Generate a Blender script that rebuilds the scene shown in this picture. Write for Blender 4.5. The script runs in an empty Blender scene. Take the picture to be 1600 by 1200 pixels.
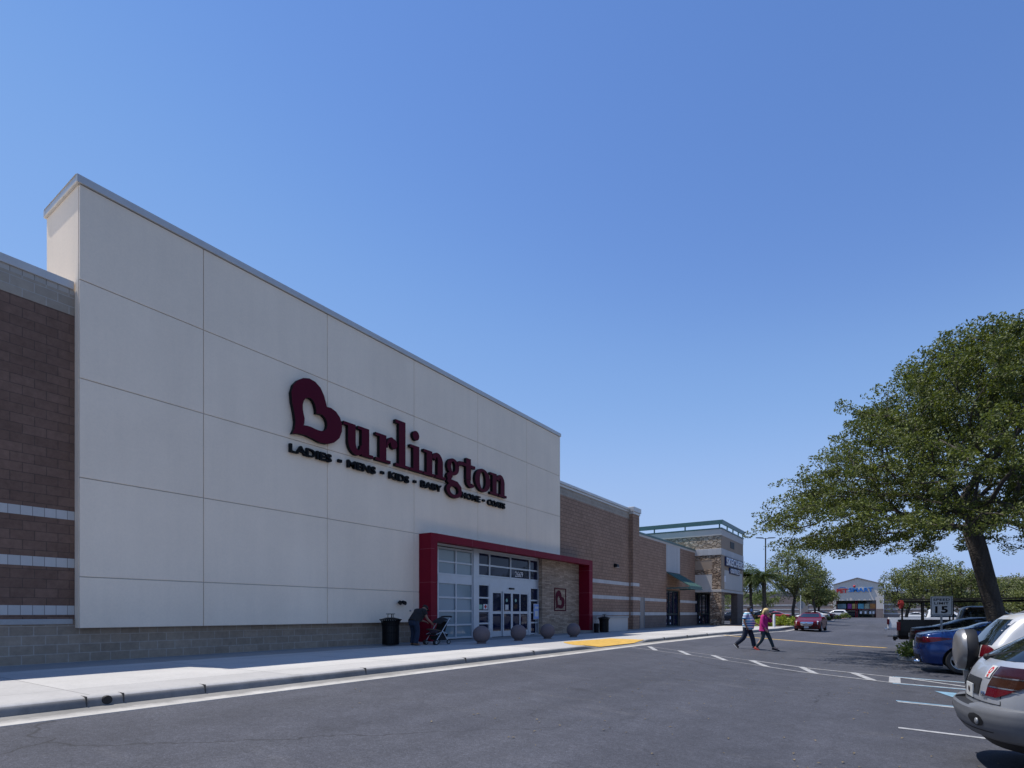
import bpy, bmesh, math, random
from mathutils import Vector, Matrix
random.seed(11)
PI = math.pi
scene = bpy.context.scene
COL = scene.collection

# ------------------------------------------------------------------ objects
def tag(o, label=None, cat=None, group=None, kind=None):
    if label: o['label'] = label
    if cat: o['category'] = cat
    if group: o['group'] = group
    if kind: o['kind'] = kind
    return o

def thing(name, label, cat, loc=(0, 0, 0), rz=0.0, group=None):
    o = bpy.data.objects.new(name, None)
    o.empty_display_size = 0.2
    COL.objects.link(o)
    o.location = loc
    o.rotation_euler = (0, 0, rz)
    return tag(o, label, cat, group)

def link(name, me, parent=None, mats=(), world=False):
    """world=True: mesh coordinates are world ones although the parent stands elsewhere"""
    o = bpy.data.objects.new(name, me)
    COL.objects.link(o)
    for m in mats:
        me.materials.append(m)
    if parent is not None:
        o.parent = parent
        if world:
            q = parent
            off = Vector((0, 0, 0))
            while q is not None:
                off += Vector(q.location)
                q = q.parent
            o.location = -off
    return o

def copy_tree(o, parent=None):
    c = o.copy()
    COL.objects.link(c)
    if parent is not None:
        c.parent = parent
        c.matrix_parent_inverse = o.matrix_parent_inverse.copy()
    for ch in list(o.children):
        copy_tree(ch, c)
    return c

class MB:
    """collects shapes, becomes one mesh object"""
    def __init__(self):
        self.v = []; self.f = []; self.m = []
    def add(self, vs, fs, mi=0):
        b = len(self.v)
        self.v += [tuple(p) for p in vs]
        for f in fs:
            self.f.append(tuple(b + i for i in f)); self.m.append(mi)
        return self
    def box(self, x0, x1, y0, y1, z0, z1, mi=0):
        if x0 > x1: x0, x1 = x1, x0
        if y0 > y1: y0, y1 = y1, y0
        vs = [(x0, y0, z0), (x1, y0, z0), (x1, y1, z0), (x0, y1, z0), (x0, y0, z1), (x1, y0, z1), (x1, y1, z1), (x0, y1, z1)]
        return self.add(vs, [(0, 3, 2, 1), (4, 5, 6, 7), (0, 1, 5, 4), (1, 2, 6, 5), (2, 3, 7, 6), (3, 0, 4, 7)], mi)
    def prism(self, pts, frame, t, mi=0, face_mi=None, back=True):
        """2d outline (ccw) in frame(u,v,w)->xyz, extruded w 0..t"""
        n = len(pts)
        vs = [frame(u, v, 0) for u, v in pts] + [frame(u, v, t) for u, v in pts]
        for i in range(n):
            j = (i + 1) % n
        self.add(vs, [(i, (i + 1) % n, n + (i + 1) % n, n + i) for i in range(n)], mi)
        self.add([frame(u, v, t) for u, v in pts], [tuple(range(n))], mi if face_mi is None else face_mi)
        if back:
            self.add([frame(u, v, 0) for u, v in pts], [tuple(reversed(range(n)))], mi)
        return self
    def ring(self, outer, inner, frame, t, mi=0, face_mi=None, closed=True):
        n = len(outer)
        k = n if closed else n - 1
        fm = mi if face_mi is None else face_mi
        O0 = [frame(u, v, 0) for u, v in outer]; O1 = [frame(u, v, t) for u, v in outer]
        I0 = [frame(u, v, 0) for u, v in inner]; I1 = [frame(u, v, t) for u, v in inner]
        q = [(i, (i + 1) % n) for i in range(k)]
        self.add(O0 + O1, [(i, j, n + j, n + i) for i, j in q], mi)
        self.add(I0 + I1, [(j, i, n + i, n + j) for i, j in q], mi)
        self.add(O1 + I1, [(i, j, n + j, n + i) for i, j in q], fm)
        self.add(O0 + I0, [(j, i, n + i, n + j) for i, j in q], mi)
        if not closed:
            for e in (0, n - 1):
                self.add([O0[e], O1[e], I1[e], I0[e]], [(0, 1, 2, 3)], mi)
        return self
    def tube(self, path, rad, n=8, mi=0, cap=True):
        path = [Vector(p) for p in path]
        if not hasattr(rad, '__len__'): rad = [rad] * len(path)
        vs = []; fs = []
        up = None
        for i, p in enumerate(path):
            d = (path[min(i + 1, len(path) - 1)] - path[max(i - 1, 0)])
            if d.length < 1e-9: d = Vector((0, 0, 1))
            d.normalize()
            if up is None:
                up = Vector((0, 0, 1)) if abs(d.z) < 0.9 else Vector((1, 0, 0))
            a = d.cross(up)
            if a.length < 1e-6: a = d.orthogonal()
            a.normalize(); b = a.cross(d).normalized(); up = b
            for k in range(n):
                t = 2 * PI * k / n
                vs.append(p + (a * math.cos(t) + b * math.sin(t)) * rad[i])
        m = len(path)
        for i in range(m - 1):
            for k in range(n):
                k2 = (k + 1) % n
                fs.append((i * n + k, i * n + k2, (i + 1) * n + k2, (i + 1) * n + k))
        if cap:
            fs.append(tuple(reversed(range(n)))); fs.append(tuple((m - 1) * n + k for k in range(n)))
        return self.add(vs, fs, mi)
    def lathe(self, prof, n=32, axis='z', c=(0, 0, 0), mi=0, closed=False):
        vs = []; fs = []
        for r, h in prof:
            for k in range(n):
                t = 2 * PI * k / n
                a, b = r * math.cos(t), r * math.sin(t)
                if axis == 'z': p = (c[0] + a, c[1] + b, c[2] + h)
                elif axis == 'y': p = (c[0] + a, c[1] + h, c[2] + b)
                else: p = (c[0] + h, c[1] + a, c[2] + b)
                vs.append(p)
        m = len(prof)
        rng = range(m) if closed else range(m - 1)
        for i in rng:
            i2 = (i + 1) % m
            for k in range(n):
                k2 = (k + 1) % n
                fs.append((i * n + k, i * n + k2, i2 * n + k2, i2 * n + k))
        return self.add(vs, fs, mi)
    def loft(self, rings, mi=0, cap=True):
        n = len(rings[0]); vs = [p for r in rings for p in r]; fs = []
        for i in range(len(rings) - 1):
            for k in range(n):
                k2 = (k + 1) % n
                fs.append((i * n + k, i * n + k2, (i + 1) * n + k2, (i + 1) * n + k))
        if cap:
            fs.append(tuple(reversed(range(n)))); fs.append(tuple((len(rings) - 1) * n + k for k in range(n)))
        return self.add(vs, fs, mi)
    def grid(self, P, mi=0):
        """P: rows of points"""
        r = len(P); c = len(P[0])
        return self.add([p for row in P for p in row],
                        [(i * c + j, i * c + j + 1, (i + 1) * c + j + 1, (i + 1) * c + j) for i in range(r - 1) for j in range(c - 1)], mi)
    def sphere(self, c, r, n=16, m=10, mi=0, sc=(1, 1, 1)):
        vs = []; fs = []
        for i in range(m + 1):
            a = PI * i / m
            for k in range(n):
                t = 2 * PI * k / n
                vs.append((c[0] + r * sc[0] * math.sin(a) * math.cos(t), c[1] + r * sc[1] * math.sin(a) * math.sin(t), c[2] - r * sc[2] * math.cos(a)))
        for i in range(m):
            for k in range(n):
                k2 = (k + 1) % n
                fs.append((i * n + k, i * n + k2, (i + 1) * n + k2, (i + 1) * n + k))
        return self.add(vs, fs, mi)
    def mesh(self, name, smooth=None, fix=True):
        me = bpy.data.meshes.new(name)
        me.from_pydata(self.v, [], self.f)
        me.polygons.foreach_set('material_index', self.m)
        if fix:
            bm = bmesh.new(); bm.from_mesh(me)
            bmesh.ops.remove_doubles(bm, verts=bm.verts, dist=1e-5)
            bmesh.ops.recalc_face_normals(bm, faces=bm.faces)
            bm.to_mesh(me); bm.free()
        if smooth is not None:
            smooth_me(me, smooth)
        me.update()
        return me
    def build(self, name, mats, parent=None, smooth=None, world=False, bevel=0, fix=True):
        me = self.mesh(name, smooth, fix)
        if not isinstance(mats, (list, tuple)): mats = [mats]
        o = link(name, me, parent, mats, world)
        if bevel:
            b = o.modifiers.new('bevel', 'BEVEL'); b.width = bevel; b.segments = 2; b.limit_method = 'ANGLE'
        return o

def boxes(name, lst, mats, parent=None, **kw):
    """every box a part of its own"""
    out = []
    for b in lst:
        m = MB(); m.box(*b); out.append(m.build(name, mats, parent, world=True, **kw))
    return out

def smooth_me(me, ang=40):
    me.polygons.foreach_set('use_smooth', [True] * len(me.polygons))
    if ang < 179:
        bm = bmesh.new(); bm.from_mesh(me)
        lim = math.radians(ang)
        for e in bm.edges:
            if len(e.link_faces) == 2:
                e.smooth = e.calc_face_angle(0.0) < lim
        bm.to_mesh(me); bm.free()

def evaluated(o, name):
    dg = bpy.context.evaluated_depsgraph_get()
    dg.update()
    return bpy.data.meshes.new_from_object(o.evaluated_get(dg))

def fx(x0):      # frame on a wall facing +x at x0
    return lambda u, v, w: (x0 + w, u, v)
def fy(y0):      # frame on a wall facing -y at y0
    return lambda u, v, w: (u, y0 - w, v)

def text_mesh(body, width, height, frame, t=0.02, bold=0.0, anchor='l', x=0, y=0, space=1.0):
    """mesh of a line of text scaled to width x cap height, extruded, placed in a frame(u,v,w)"""
    cu = bpy.data.curves.new('lettering', 'FONT')
    cu.body = body; cu.extrude = 0.5; cu.offset = bold; cu.space_character = space; cu.resolution_u = 4
    o = bpy.data.objects.new('lettering', cu); COL.objects.link(o)
    me = evaluated(o, 'lettering')
    bpy.data.objects.remove(o); bpy.data.curves.remove(cu)
    xs = [v.co.x for v in me.vertices]; ys = [v.co.y for v in me.vertices]
    x0, x1, y0, y1 = min(xs), max(xs), min(ys), max(ys)
    for v in me.vertices:
        u = (v.co.x - x0) / (x1 - x0) * width
        w = (v.co.y - y0) / (y1 - y0) * height
        v.co = frame(x + u, y + w, (v.co.z + 0.5) * t)
    return me

# ------------------------------------------------------------------ materials
def new_mat(name):
    m = bpy.data.materials.new(name); m.use_nodes = True
    nt = m.node_tree; nt.nodes.clear()
    out = nt.nodes.new('ShaderNodeOutputMaterial')
    b = nt.nodes.new('ShaderNodeBsdfPrincipled')
    nt.links.new(b.outputs[0], out.inputs[0])
    return m, nt, b

def N(nt, t, **kw):
    n = nt.nodes.new(t)
    for k, v in kw.items():
        if k.startswith('i_'): n.inputs[k[2:].replace('_', ' ')].default_value = v
        else: setattr(n, k, v)
    return n

def rgb(c): return (c[0], c[1], c[2], 1)

def mixcol(nt, fac, a, b, mode='MIX'):
    n = nt.nodes.new('ShaderNodeMix'); n.data_type = 'RGBA'; n.blend_type = mode
    for s, v in ((n.inputs['Factor'], fac), (n.inputs[6], a), (n.inputs[7], b)):
        if hasattr(v, 'is_linked') or hasattr(v, 'links'): nt.links.new(v, s)
        elif isinstance(v, (int, float)): s.default_value = v
        else: s.default_value = rgb(v)
    return n.outputs[2]

def ramp(nt, fac, stops, interp='LINEAR'):
    n = nt.nodes.new('ShaderNodeValToRGB'); cr = n.color_ramp; cr.interpolation = interp
    while len(cr.elements) < len(stops): cr.elements.new(0.5)
    for e, (p, c) in zip(cr.elements, stops):
        e.position = p; e.color = rgb(c) if hasattr(c, '__len__') else (c, c, c, 1)
    nt.links.new(fac, n.inputs[0])
    return n.outputs[0]

def objco(nt):
    return N(nt, 'ShaderNodeTexCoord').outputs['Object']

def mathn(nt, op, a, b=None):
    n = N(nt, 'ShaderNodeMath', operation=op)
    for i, v in enumerate((a, b)):
        if v is None: continue
        if isinstance(v, (int, float)): n.inputs[i].default_value = v
        else: nt.links.new(v, n.inputs[i])
    return n.outputs[0]

def noise(nt, vec, scale, detail=4, rough=0.55, stretch=None):
    n = N(nt, 'ShaderNodeTexNoise'); n.inputs['Scale'].default_value = scale
    n.inputs['Detail'].default_value = detail; n.inputs['Roughness'].default_value = rough
    if stretch:
        mp = N(nt, 'ShaderNodeMapping'); mp.inputs['Scale'].default_value = stretch
        nt.links.new(vec, mp.inputs[0]); vec = mp.outputs[0]
    nt.links.new(vec, n.inputs['Vector'])
    return n.outputs['Fac']

def bump(nt, b, h, strength=0.3, dist=0.01, prev=None):
    n = N(nt, 'ShaderNodeBump'); n.inputs['Strength'].default_value = strength; n.inputs['Distance'].default_value = dist
    nt.links.new(h, n.inputs['Height'])
    if prev is not None: nt.links.new(prev, n.inputs['Normal'])
    nt.links.new(n.outputs[0], b.inputs['Normal'])
    return n.outputs[0]

def M(name, col, rough=0.6, metal=0.0, var=0.12, scale=6.0, bmp=0.0, bscale=60.0, coat=0.0, spec=0.5, stretch=None, bdist=0.004):
    m, nt, b = new_mat(name)
    b.inputs['Roughness'].default_value = rough; b.inputs['Metallic'].default_value = metal
    b.inputs['Specular IOR Level'].default_value = spec
    b.inputs['Coat Weight'].default_value = coat; b.inputs['Coat Roughness'].default_value = 0.04
    co = objco(nt)
    n1 = noise(nt, co, scale, 5, 0.6, stretch)
    lo = tuple(max(0, c * (1 - var)) for c in col); hi = tuple(min(1, c * (1 + var)) for c in col)
    nt.links.new(ramp(nt, n1, [(0.3, lo), (0.7, hi)]), b.inputs['Base Color'])
    if bmp: bump(nt, b, noise(nt, co, bscale, 3), bmp, bdist)
    return m

def wall_vec(nt):
    co = N(nt, 'ShaderNodeSeparateXYZ'); nt.links.new(objco(nt), co.inputs[0])
    s = mathn(nt, 'ADD', co.outputs[0], co.outputs[1])
    cb = N(nt, 'ShaderNodeCombineXYZ'); nt.links.new(s, cb.inputs[0]); nt.links.new(co.outputs[2], cb.inputs[1])
    return cb.outputs[0]

def M_block(name, c1, c2, mortar, w=0.4, h=0.2, ms=0.008, off=0.5, var=0.2, bmp=0.5, rough=0.85, stain=0.0, vrough=0.0, shift=0.0):
    m, nt, b = new_mat(name)
    b.inputs['Roughness'].default_value = rough; b.inputs['Specular IOR Level'].default_value = 0.25
    wv = wall_vec(nt)
    if shift:
        mp = N(nt, 'ShaderNodeMapping'); mp.inputs['Location'].default_value = (0.03, shift, 0); nt.links.new(wv, mp.inputs[0]); wv = mp.outputs[0]
    br = N(nt, 'ShaderNodeTexBrick'); br.offset = off; br.squash = 1
    nt.links.new(wv, br.inputs['Vector'])
    for k, v in (('Color1', rgb(c1)), ('Color2', rgb(c2)), ('Mortar', rgb(mortar)), ('Scale', 1.0), ('Mortar Size', ms), ('Mortar Smooth', 0.2), ('Bias', 0.0), ('Brick Width', w), ('Row Height', h)):
        br.inputs[k].default_value = v
    co = objco(nt)
    n1 = noise(nt, co, 9, 6, 0.65); n2 = noise(nt, co, 0.6, 4, 0.6)
    c = mixcol(nt, 0.75, br.outputs['Color'], ramp(nt, n1, [(0.25, 1 - var), (0.75, 1 + var)]), 'MULTIPLY')
    c = mixcol(nt, 0.6, c, ramp(nt, n2, [(0.3, 1 - var), (0.7, 1 + 0.4 * var)]), 'MULTIPLY')
    if stain:
        n3 = noise(nt, co, 1.1, 5, 0.7, (1, 1, 0.35))
        c = mixcol(nt, ramp(nt, n3, [(0.55, 0.0), (0.72, stain)]), c, tuple(x * 0.45 for x in c1))
    nt.links.new(c, b.inputs['Base Color'])
    inv = mathn(nt, 'SUBTRACT', 1.0, br.outputs['Fac'])
    nb = bump(nt, b, inv, bmp, 0.012)
    bump(nt, b, noise(nt, co, 45, 4, 0.7), 0.35, 0.006, nb)
    if vrough:
        bump(nt, b, noise(nt, co, 5.5, 5, 0.7), 1.0, vrough, nb)
    return m
# ------------------------------------------------------------------ palette
def M_stucco(name, col, streak=0.042):
    m, nt, b = new_mat(name)
    b.inputs['Roughness'].default_value = 0.9; b.inputs['Specular IOR Level'].default_value = 0.2
    co = objco(nt)
    c = mixcol(nt, 1.0, col, ramp(nt, noise(nt, co, 0.45, 5, 0.6), [(0.3, 1 - streak), (0.7, 1 + streak)]), 'MULTIPLY')
    c = mixcol(nt, 1.0, c, ramp(nt, noise(nt, co, 1.3, 5, 0.65, (1.6, 1.6, 0.16)), [(0.35, 1 - streak * 0.8), (0.6, 1.0)]), 'MULTIPLY')
    c = mixcol(nt, 1.0, c, ramp(nt, noise(nt, co, 22, 3, 0.6), [(0.3, 0.97), (0.7, 1.02)]), 'MULTIPLY')
    nt.links.new(c, b.inputs['Base Color'])
    bump(nt, b, noise(nt, co, 110, 3, 0.7), 0.25, 0.004)
    return m

def M_asphalt():
    m, nt, b = new_mat('asphalt')
    co = objco(nt)
    b.inputs['Roughness'].default_value = 0.82; b.inputs['Specular IOR Level'].default_value = 0.35
    big = ramp(nt, noise(nt, co, 0.22, 5, 0.62, (1.0, 0.55, 1)), [(0.3, (0.044, 0.046, 0.057)), (0.52, (0.056, 0.058, 0.071)), (0.72, (0.074, 0.076, 0.089))])
    mid = noise(nt, co, 2.2, 6, 0.7)
    c = mixcol(nt, 1.0, big, ramp(nt, mid, [(0.3, 0.84), (0.7, 1.16)]), 'MULTIPLY')
    sp = noise(nt, co, 90, 2, 0.6)
    c = mixcol(nt, 1.0, c, ramp(nt, sp, [(0.35, 0.72), (0.62, 1.22), (0.74, 1.9)]), 'MULTIPLY')
    # scuffed pale wear patches
    sc = noise(nt, co, 0.9, 6, 0.75, (0.45, 1.2, 1))
    c = mixcol(nt, ramp(nt, sc, [(0.56, 0.0), (0.72, 0.4)]), c, (0.112, 0.110, 0.118))
    # oil spots
    v = N(nt, 'ShaderNodeTexVoronoi'); v.inputs['Scale'].default_value = 0.55; v.inputs['Randomness'].default_value = 1.0
    nt.links.new(co, v.inputs['Vector'])
    c = mixcol(nt, ramp(nt, v.outputs['Distance'], [(0.05, 0.45), (0.13, 0.0)]), c, (0.02, 0.02, 0.022))
    # aggregate showing at several sizes
    for sc_, lo, hi in ((34, 0.80, 1.22), (14, 0.88, 1.13)):
        c = mixcol(nt, 1.0, c, ramp(nt, noise(nt, co, sc_, 3, 0.8), [(0.36, lo), (0.64, hi)]), 'MULTIPLY')
    # long tyre-polished bands down the lane, and meandering cracks
    c = mixcol(nt, 1.0, c, ramp(nt, noise(nt, co, 0.5, 4, 0.6, (1.6, 0.06, 1)), [(0.35, 0.86), (0.65, 1.10)]), 'MULTIPLY')
    wp = N(nt, 'ShaderNodeTexNoise'); wp.inputs['Scale'].default_value = 1.3; wp.inputs['Detail'].default_value = 5; nt.links.new(co, wp.inputs['Vector'])
    vm = N(nt, 'ShaderNodeVectorMath', operation='MULTIPLY_ADD'); nt.links.new(wp.outputs['Color'], vm.inputs[0]); vm.inputs[1].default_value = (1.1, 1.1, 0); nt.links.new(co, vm.inputs[2])
    vc = N(nt, 'ShaderNodeTexVoronoi', feature='DISTANCE_TO_EDGE'); vc.inputs['Scale'].default_value = 0.21; nt.links.new(vm.outputs[0], vc.inputs['Vector'])
    ck = mathn(nt, 'MULTIPLY', ramp(nt, vc.outputs['Distance'], [(0.0, 0.8), (0.006, 0.0)]), ramp(nt, noise(nt, co, 0.16, 2), [(0.48, 0.0), (0.56, 1.0)]))
    c = mixcol(nt, ck, c, (0.018, 0.018, 0.02))
    nt.links.new(c, b.inputs['Base Color'])
    bump(nt, b, sp, 0.55, 0.006)
    return m

def M_concrete(name, col, w=0, h=0, var=0.12, dirt=0.25, wallband=None, wn=.25, wl=.62):
    m, nt, b = new_mat(name)
    co = objco(nt)
    b.inputs['Roughness'].default_value = 0.88; b.inputs['Specular IOR Level'].default_value = 0.25
    c = mixcol(nt, 1.0, col, ramp(nt, noise(nt, co, 0.8, 6, 0.7), [(0.28, 1 - var), (0.72, 1 + var * 0.7)]), 'MULTIPLY')
    c = mixcol(nt, 1.0, c, ramp(nt, noise(nt, co, 14, 4, 0.7), [(0.3, 0.93), (0.7, 1.06)]), 'MULTIPLY')
    if w:
        br = N(nt, 'ShaderNodeTexBrick'); br.offset = 0.0
        nt.links.new(co, br.inputs['Vector'])
        for k, v in (('Color1', (1, 1, 1, 1)), ('Color2', (0.82, 0.82, 0.83, 1)), ('Mortar', (0.5, 0.5, 0.5, 1)), ('Scale', 1.0), ('Mortar Size', 0.012), ('Mortar Smooth', 0.3), ('Brick Width', w), ('Row Height', h)):
            br.inputs[k].default_value = v
        c = mixcol(nt, 1.0, c, br.outputs['Color'], 'MULTIPLY')
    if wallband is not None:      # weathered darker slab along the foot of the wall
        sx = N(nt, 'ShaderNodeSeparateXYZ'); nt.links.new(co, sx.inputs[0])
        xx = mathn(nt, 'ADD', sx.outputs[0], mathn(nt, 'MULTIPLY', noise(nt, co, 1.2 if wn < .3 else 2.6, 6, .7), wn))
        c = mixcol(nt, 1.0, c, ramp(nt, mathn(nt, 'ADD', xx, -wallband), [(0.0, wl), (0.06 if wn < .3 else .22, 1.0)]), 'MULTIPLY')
    d = noise(nt, co, 1.7, 7, 0.75)
    c = mixcol(nt, ramp(nt, d, [(0.55, 0.0), (0.75, dirt)]), c, tuple(x * 0.5 for x in col))
    nt.links.new(c, b.inputs['Base Color'])
    bump(nt, b, noise(nt, co, 60, 4, 0.7), 0.3, 0.004)
    return m

def M_leaf(name, c_dark, c_light, trans=0.3, rough=0.45):
    m = bpy.data.materials.new(name); m.use_nodes = True
    nt = m.node_tree; nt.nodes.clear()
    out = nt.nodes.new('ShaderNodeOutputMaterial')
    g = N(nt, 'ShaderNodeNewGeometry')
    c = ramp(nt, g.outputs['Random Per Island'], [(0.0, c_dark), (0.75, c_light), (1.0, tuple(min(1, x * 1.35) for x in c_light))])
    b = nt.nodes.new('ShaderNodeBsdfPrincipled'); b.inputs['Roughness'].default_value = rough
    b.inputs['Specular IOR Level'].default_value = 0.4
    t = nt.nodes.new('ShaderNodeBsdfTranslucent')
    nt.links.new(c, b.inputs['Base Color'])
    nt.links.new(mixcol(nt, 1.0, c, (1.25, 1.3, 0.6), 'MULTIPLY'), t.inputs[0])
    mx = nt.nodes.new('ShaderNodeMixShader'); mx.inputs[0].default_value = trans
    nt.links.new(b.outputs[0], mx.inputs[1]); nt.links.new(t.outputs[0], mx.inputs[2]); nt.links.new(mx.outputs[0], out.inputs[0])
    return m

def M_glass(name, col=(0.012, 0.014, 0.016), rough=0.02, spec=0.6):
    m, nt, b = new_mat(name)
    b.inputs['Base Color'].default_value = rgb(col); b.inputs['Roughness'].default_value = rough
    b.inputs['Specular IOR Level'].default_value = spec
    co = objco(nt)
    bump(nt, b, noise(nt, co, 1.3, 2, 0.5), 0.05, 0.01)
    return m

def M_paint(name, col, metal=0.0, rough=0.32):
    m, nt, b = new_mat(name)
    co = objco(nt)
    c = mixcol(nt, 1.0, col, ramp(nt, noise(nt, co, 2.5, 5, 0.65), [(0.3, 0.93), (0.7, 1.04)]), 'MULTIPLY')
    nt.links.new(c, b.inputs['Base Color'])
    b.inputs['Metallic'].default_value = metal; b.inputs['Roughness'].default_value = rough
    b.inputs['Coat Weight'].default_value = 0.45; b.inputs['Coat Roughness'].default_value = 0.05
    return m

MT = {}
MT['stucco'] = M_stucco('white_stucco', (0.95, 0.79, 0.61))
MT['joint'] = M('joint_shadow_gap', (0.50, 0.46, 0.41), 0.9)
MT['metal_cop'] = M('coping_metal', (0.55, 0.52, 0.48), 0.4, 0.3, 0.05, 3)
MT['brick'] = M_block('brown_block', (0.170, 0.102, 0.074), (0.220, 0.134, 0.098), (0.120, 0.080, 0.062), var=0.28, stain=0.0)
MT['brick_stain'] = M_block('brown_block_stained', (0.305, 0.192, 0.132), (0.36, 0.228, 0.158), (0.185, 0.120, 0.088), var=0.16, stain=0.45, ms=0.014)
MT['brick_low'] = M_block('grey_brown_block', (0.175, 0.132, 0.112), (0.20, 0.152, 0.128), (0.12, 0.095, 0.08), var=0.15)
MT['grey_block'] = M_block('grey_block', (0.305, 0.24, 0.178), (0.385, 0.305, 0.23), (0.42, 0.36, 0.30), ms=0.011, var=0.22, bmp=0.25)
MT['top_block'] = M_block('light_grey_block', (0.33, 0.28, 0.222), (0.40, 0.34, 0.27), (0.43, 0.39, 0.34), ms=0.011, var=0.12)
MT['white_block'] = M_block('white_stack_block', (0.50, 0.485, 0.46), (0.55, 0.53, 0.50), (0.22, 0.21, 0.20), w=0.2, h=30, off=0.0, ms=0.006, var=0.06, shift=0.12)
MT['sill'] = M_concrete('cast_sill', (0.42, 0.41, 0.39))
MT['asphalt'] = M_asphalt()
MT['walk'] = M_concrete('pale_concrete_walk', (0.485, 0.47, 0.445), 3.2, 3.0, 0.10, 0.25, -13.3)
MT['kerb'] = M_concrete('kerb_concrete', (0.40, 0.39, 0.375), 0, 0, 0.2, 0.5)
MT['cap_block'] = M_block('grey_stack_block', (0.42, 0.385, 0.34), (0.48, 0.44, 0.39), (0.24, 0.22, 0.20), w=0.2, h=30, off=0.0, ms=0.007, var=0.12)
MT['kerb_face'] = M_concrete('shaded_dirty_kerb_face', (0.23, 0.222, 0.21), 0, 0, 0.35, 0.7)  # shade on the kerb's road side put into its colour, plus dirt mottling
MT['gable'] = M_stucco('pale_gable_stucco', (0.72, 0.63, 0.53))
MT['crack'] = M('kerb_joint', (0.05, 0.048, 0.045), 0.9)
MT['gutter'] = M_concrete('gutter_concrete', (0.46, 0.44, 0.405), 0, 0, 0.25, 0.8, -8.02, .55, .5)
MT['yellow'] = M('yellow_paint', (0.54, 0.325, 0.055), 0.75, 0, 0.2, 5, 0.3, 80)
MT['white_line'] = M('worn_white_paint', (0.33, 0.33, 0.33), 0.8, 0, 0.35, 9, 0.3, 90)
MT['faint_line'] = M('faded_white_paint', (0.19, 0.19, 0.195), 0.8, 0, 0.4, 9, 0.3, 90)
MT['blue_line'] = M('worn_blue_paint', (0.17, 0.30, 0.40), 0.8, 0, 0.25, 9, 0.3, 90)
MT['yellow_line'] = M('worn_yellow_paint', (0.62, 0.40, 0.09), 0.8, 0, 0.3, 6, 0.3, 90)
MT['red_panel'] = M('dark_red_panel', (0.185, 0.003, 0.017), 0.5, 0, 0.05, 2, 0, spec=0.16)
MT['red_groove'] = M('panel_seam', (0.30, 0.07, 0.09), 0.5)
MT['sign_red'] = M('sign_red_face', (0.085, 0.003, 0.015), 0.55, 0, 0.04, 2, spec=0.12)
MT['sign_black'] = M('sign_black_return', (0.008, 0.008, 0.009), 0.6, 0, 0.1, spec=0.12)
MT['black_metal'] = M('black_powdercoat', (0.007, 0.007, 0.008), 0.5, 0, 0.2, 20, spec=0.2)
MT['alu'] = M('anodised_aluminium', (0.52, 0.55, 0.58), 0.38, 0.35, 0.05, 3)
MT['film'] = M_glass('film_backed_glass', (0.22, 0.29, 0.32), 0.06, 0.6)
MT['glass'] = M_glass('dark_shop_glass', (0.007, 0.012, 0.040), 0.02, 0.32)
MT['ledge'] = M_block('stacked_ledgestone', (0.33, 0.24, 0.17), (0.56, 0.43, 0.32), (0.12, 0.09, 0.065), w=0.46, h=0.07, ms=0.006, off=0.37, var=0.3, bmp=0.9, vrough=0.02)
MT['sphere'] = M_concrete('red_grey_concrete_ball', (0.185, 0.145, 0.142), 0, 0, 0.12, 0.3)
MT['white_paint'] = M('white_paint', (0.72, 0.73, 0.74), 0.5, 0, 0.05)
MT['red_paint'] = M('red_paint', (0.5, 0.02, 0.02), 0.5, 0, 0.1)
MT['blue_paper'] = M('blue_poster_paper', (0.22, 0.33, 0.62), 0.5, 0, 0.25, 14)
MT['green_paper'] = M('green_sticker', (0.25, 0.45, 0.36), 0.5, 0, 0.2)
MT['tan_stucco'] = M_stucco('tan_stucco', (0.37, 0.28, 0.205))
MT['pale_stucco'] = M_stucco('pale_grey_stucco', (0.56, 0.52, 0.47))
MT['band'] = M_block('pale_band_block', (0.50, 0.48, 0.455), (0.56, 0.535, 0.51), (0.36, 0.34, 0.32), w=0.4, h=30, off=0.0, ms=0.006, var=0.07)
def M_rock(name, c0, c1, c2, sc):
    m, nt, b = new_mat(name); b.inputs['Roughness'].default_value = .92; b.inputs['Specular IOR Level'].default_value = .2
    co = objco(nt)
    wp = N(nt, 'ShaderNodeTexNoise'); wp.inputs['Scale'].default_value = 2.5; nt.links.new(co, wp.inputs['Vector'])
    vm = N(nt, 'ShaderNodeVectorMath', operation='MULTIPLY_ADD'); nt.links.new(wp.outputs['Color'], vm.inputs[0]); vm.inputs[1].default_value = (.35, .35, .25); nt.links.new(co, vm.inputs[2])
    mp = N(nt, 'ShaderNodeMapping'); mp.inputs['Scale'].default_value = (1, 1, 1.7); nt.links.new(vm.outputs[0], mp.inputs[0])
    v = N(nt, 'ShaderNodeTexVoronoi'); v.inputs['Scale'].default_value = sc; nt.links.new(mp.outputs[0], v.inputs['Vector'])
    e = N(nt, 'ShaderNodeTexVoronoi', feature='DISTANCE_TO_EDGE'); e.inputs['Scale'].default_value = sc; nt.links.new(mp.outputs[0], e.inputs['Vector'])
    sx = N(nt, 'ShaderNodeSeparateXYZ'); nt.links.new(v.outputs['Color'], sx.inputs[0])
    c = ramp(nt, sx.outputs[0], [(0, c0), (.5, c1), (1, c2)])
    c = mixcol(nt, 1.0, c, ramp(nt, noise(nt, co, 11, 5, .7), [(.3, .75), (.7, 1.2)]), 'MULTIPLY')
    c = mixcol(nt, ramp(nt, e.outputs['Distance'], [(0, .7), (.05, 0)]), c, tuple(x * .3 for x in c0))
    nt.links.new(c, b.inputs['Base Color'])
    nb = bump(nt, b, ramp(nt, e.outputs['Distance'], [(0, 0.0), (.16, 1.0)]), 1.0, .10)
    bump(nt, b, noise(nt, co, 6, 6, .7), 1.0, .10, nb)
    return m
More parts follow.
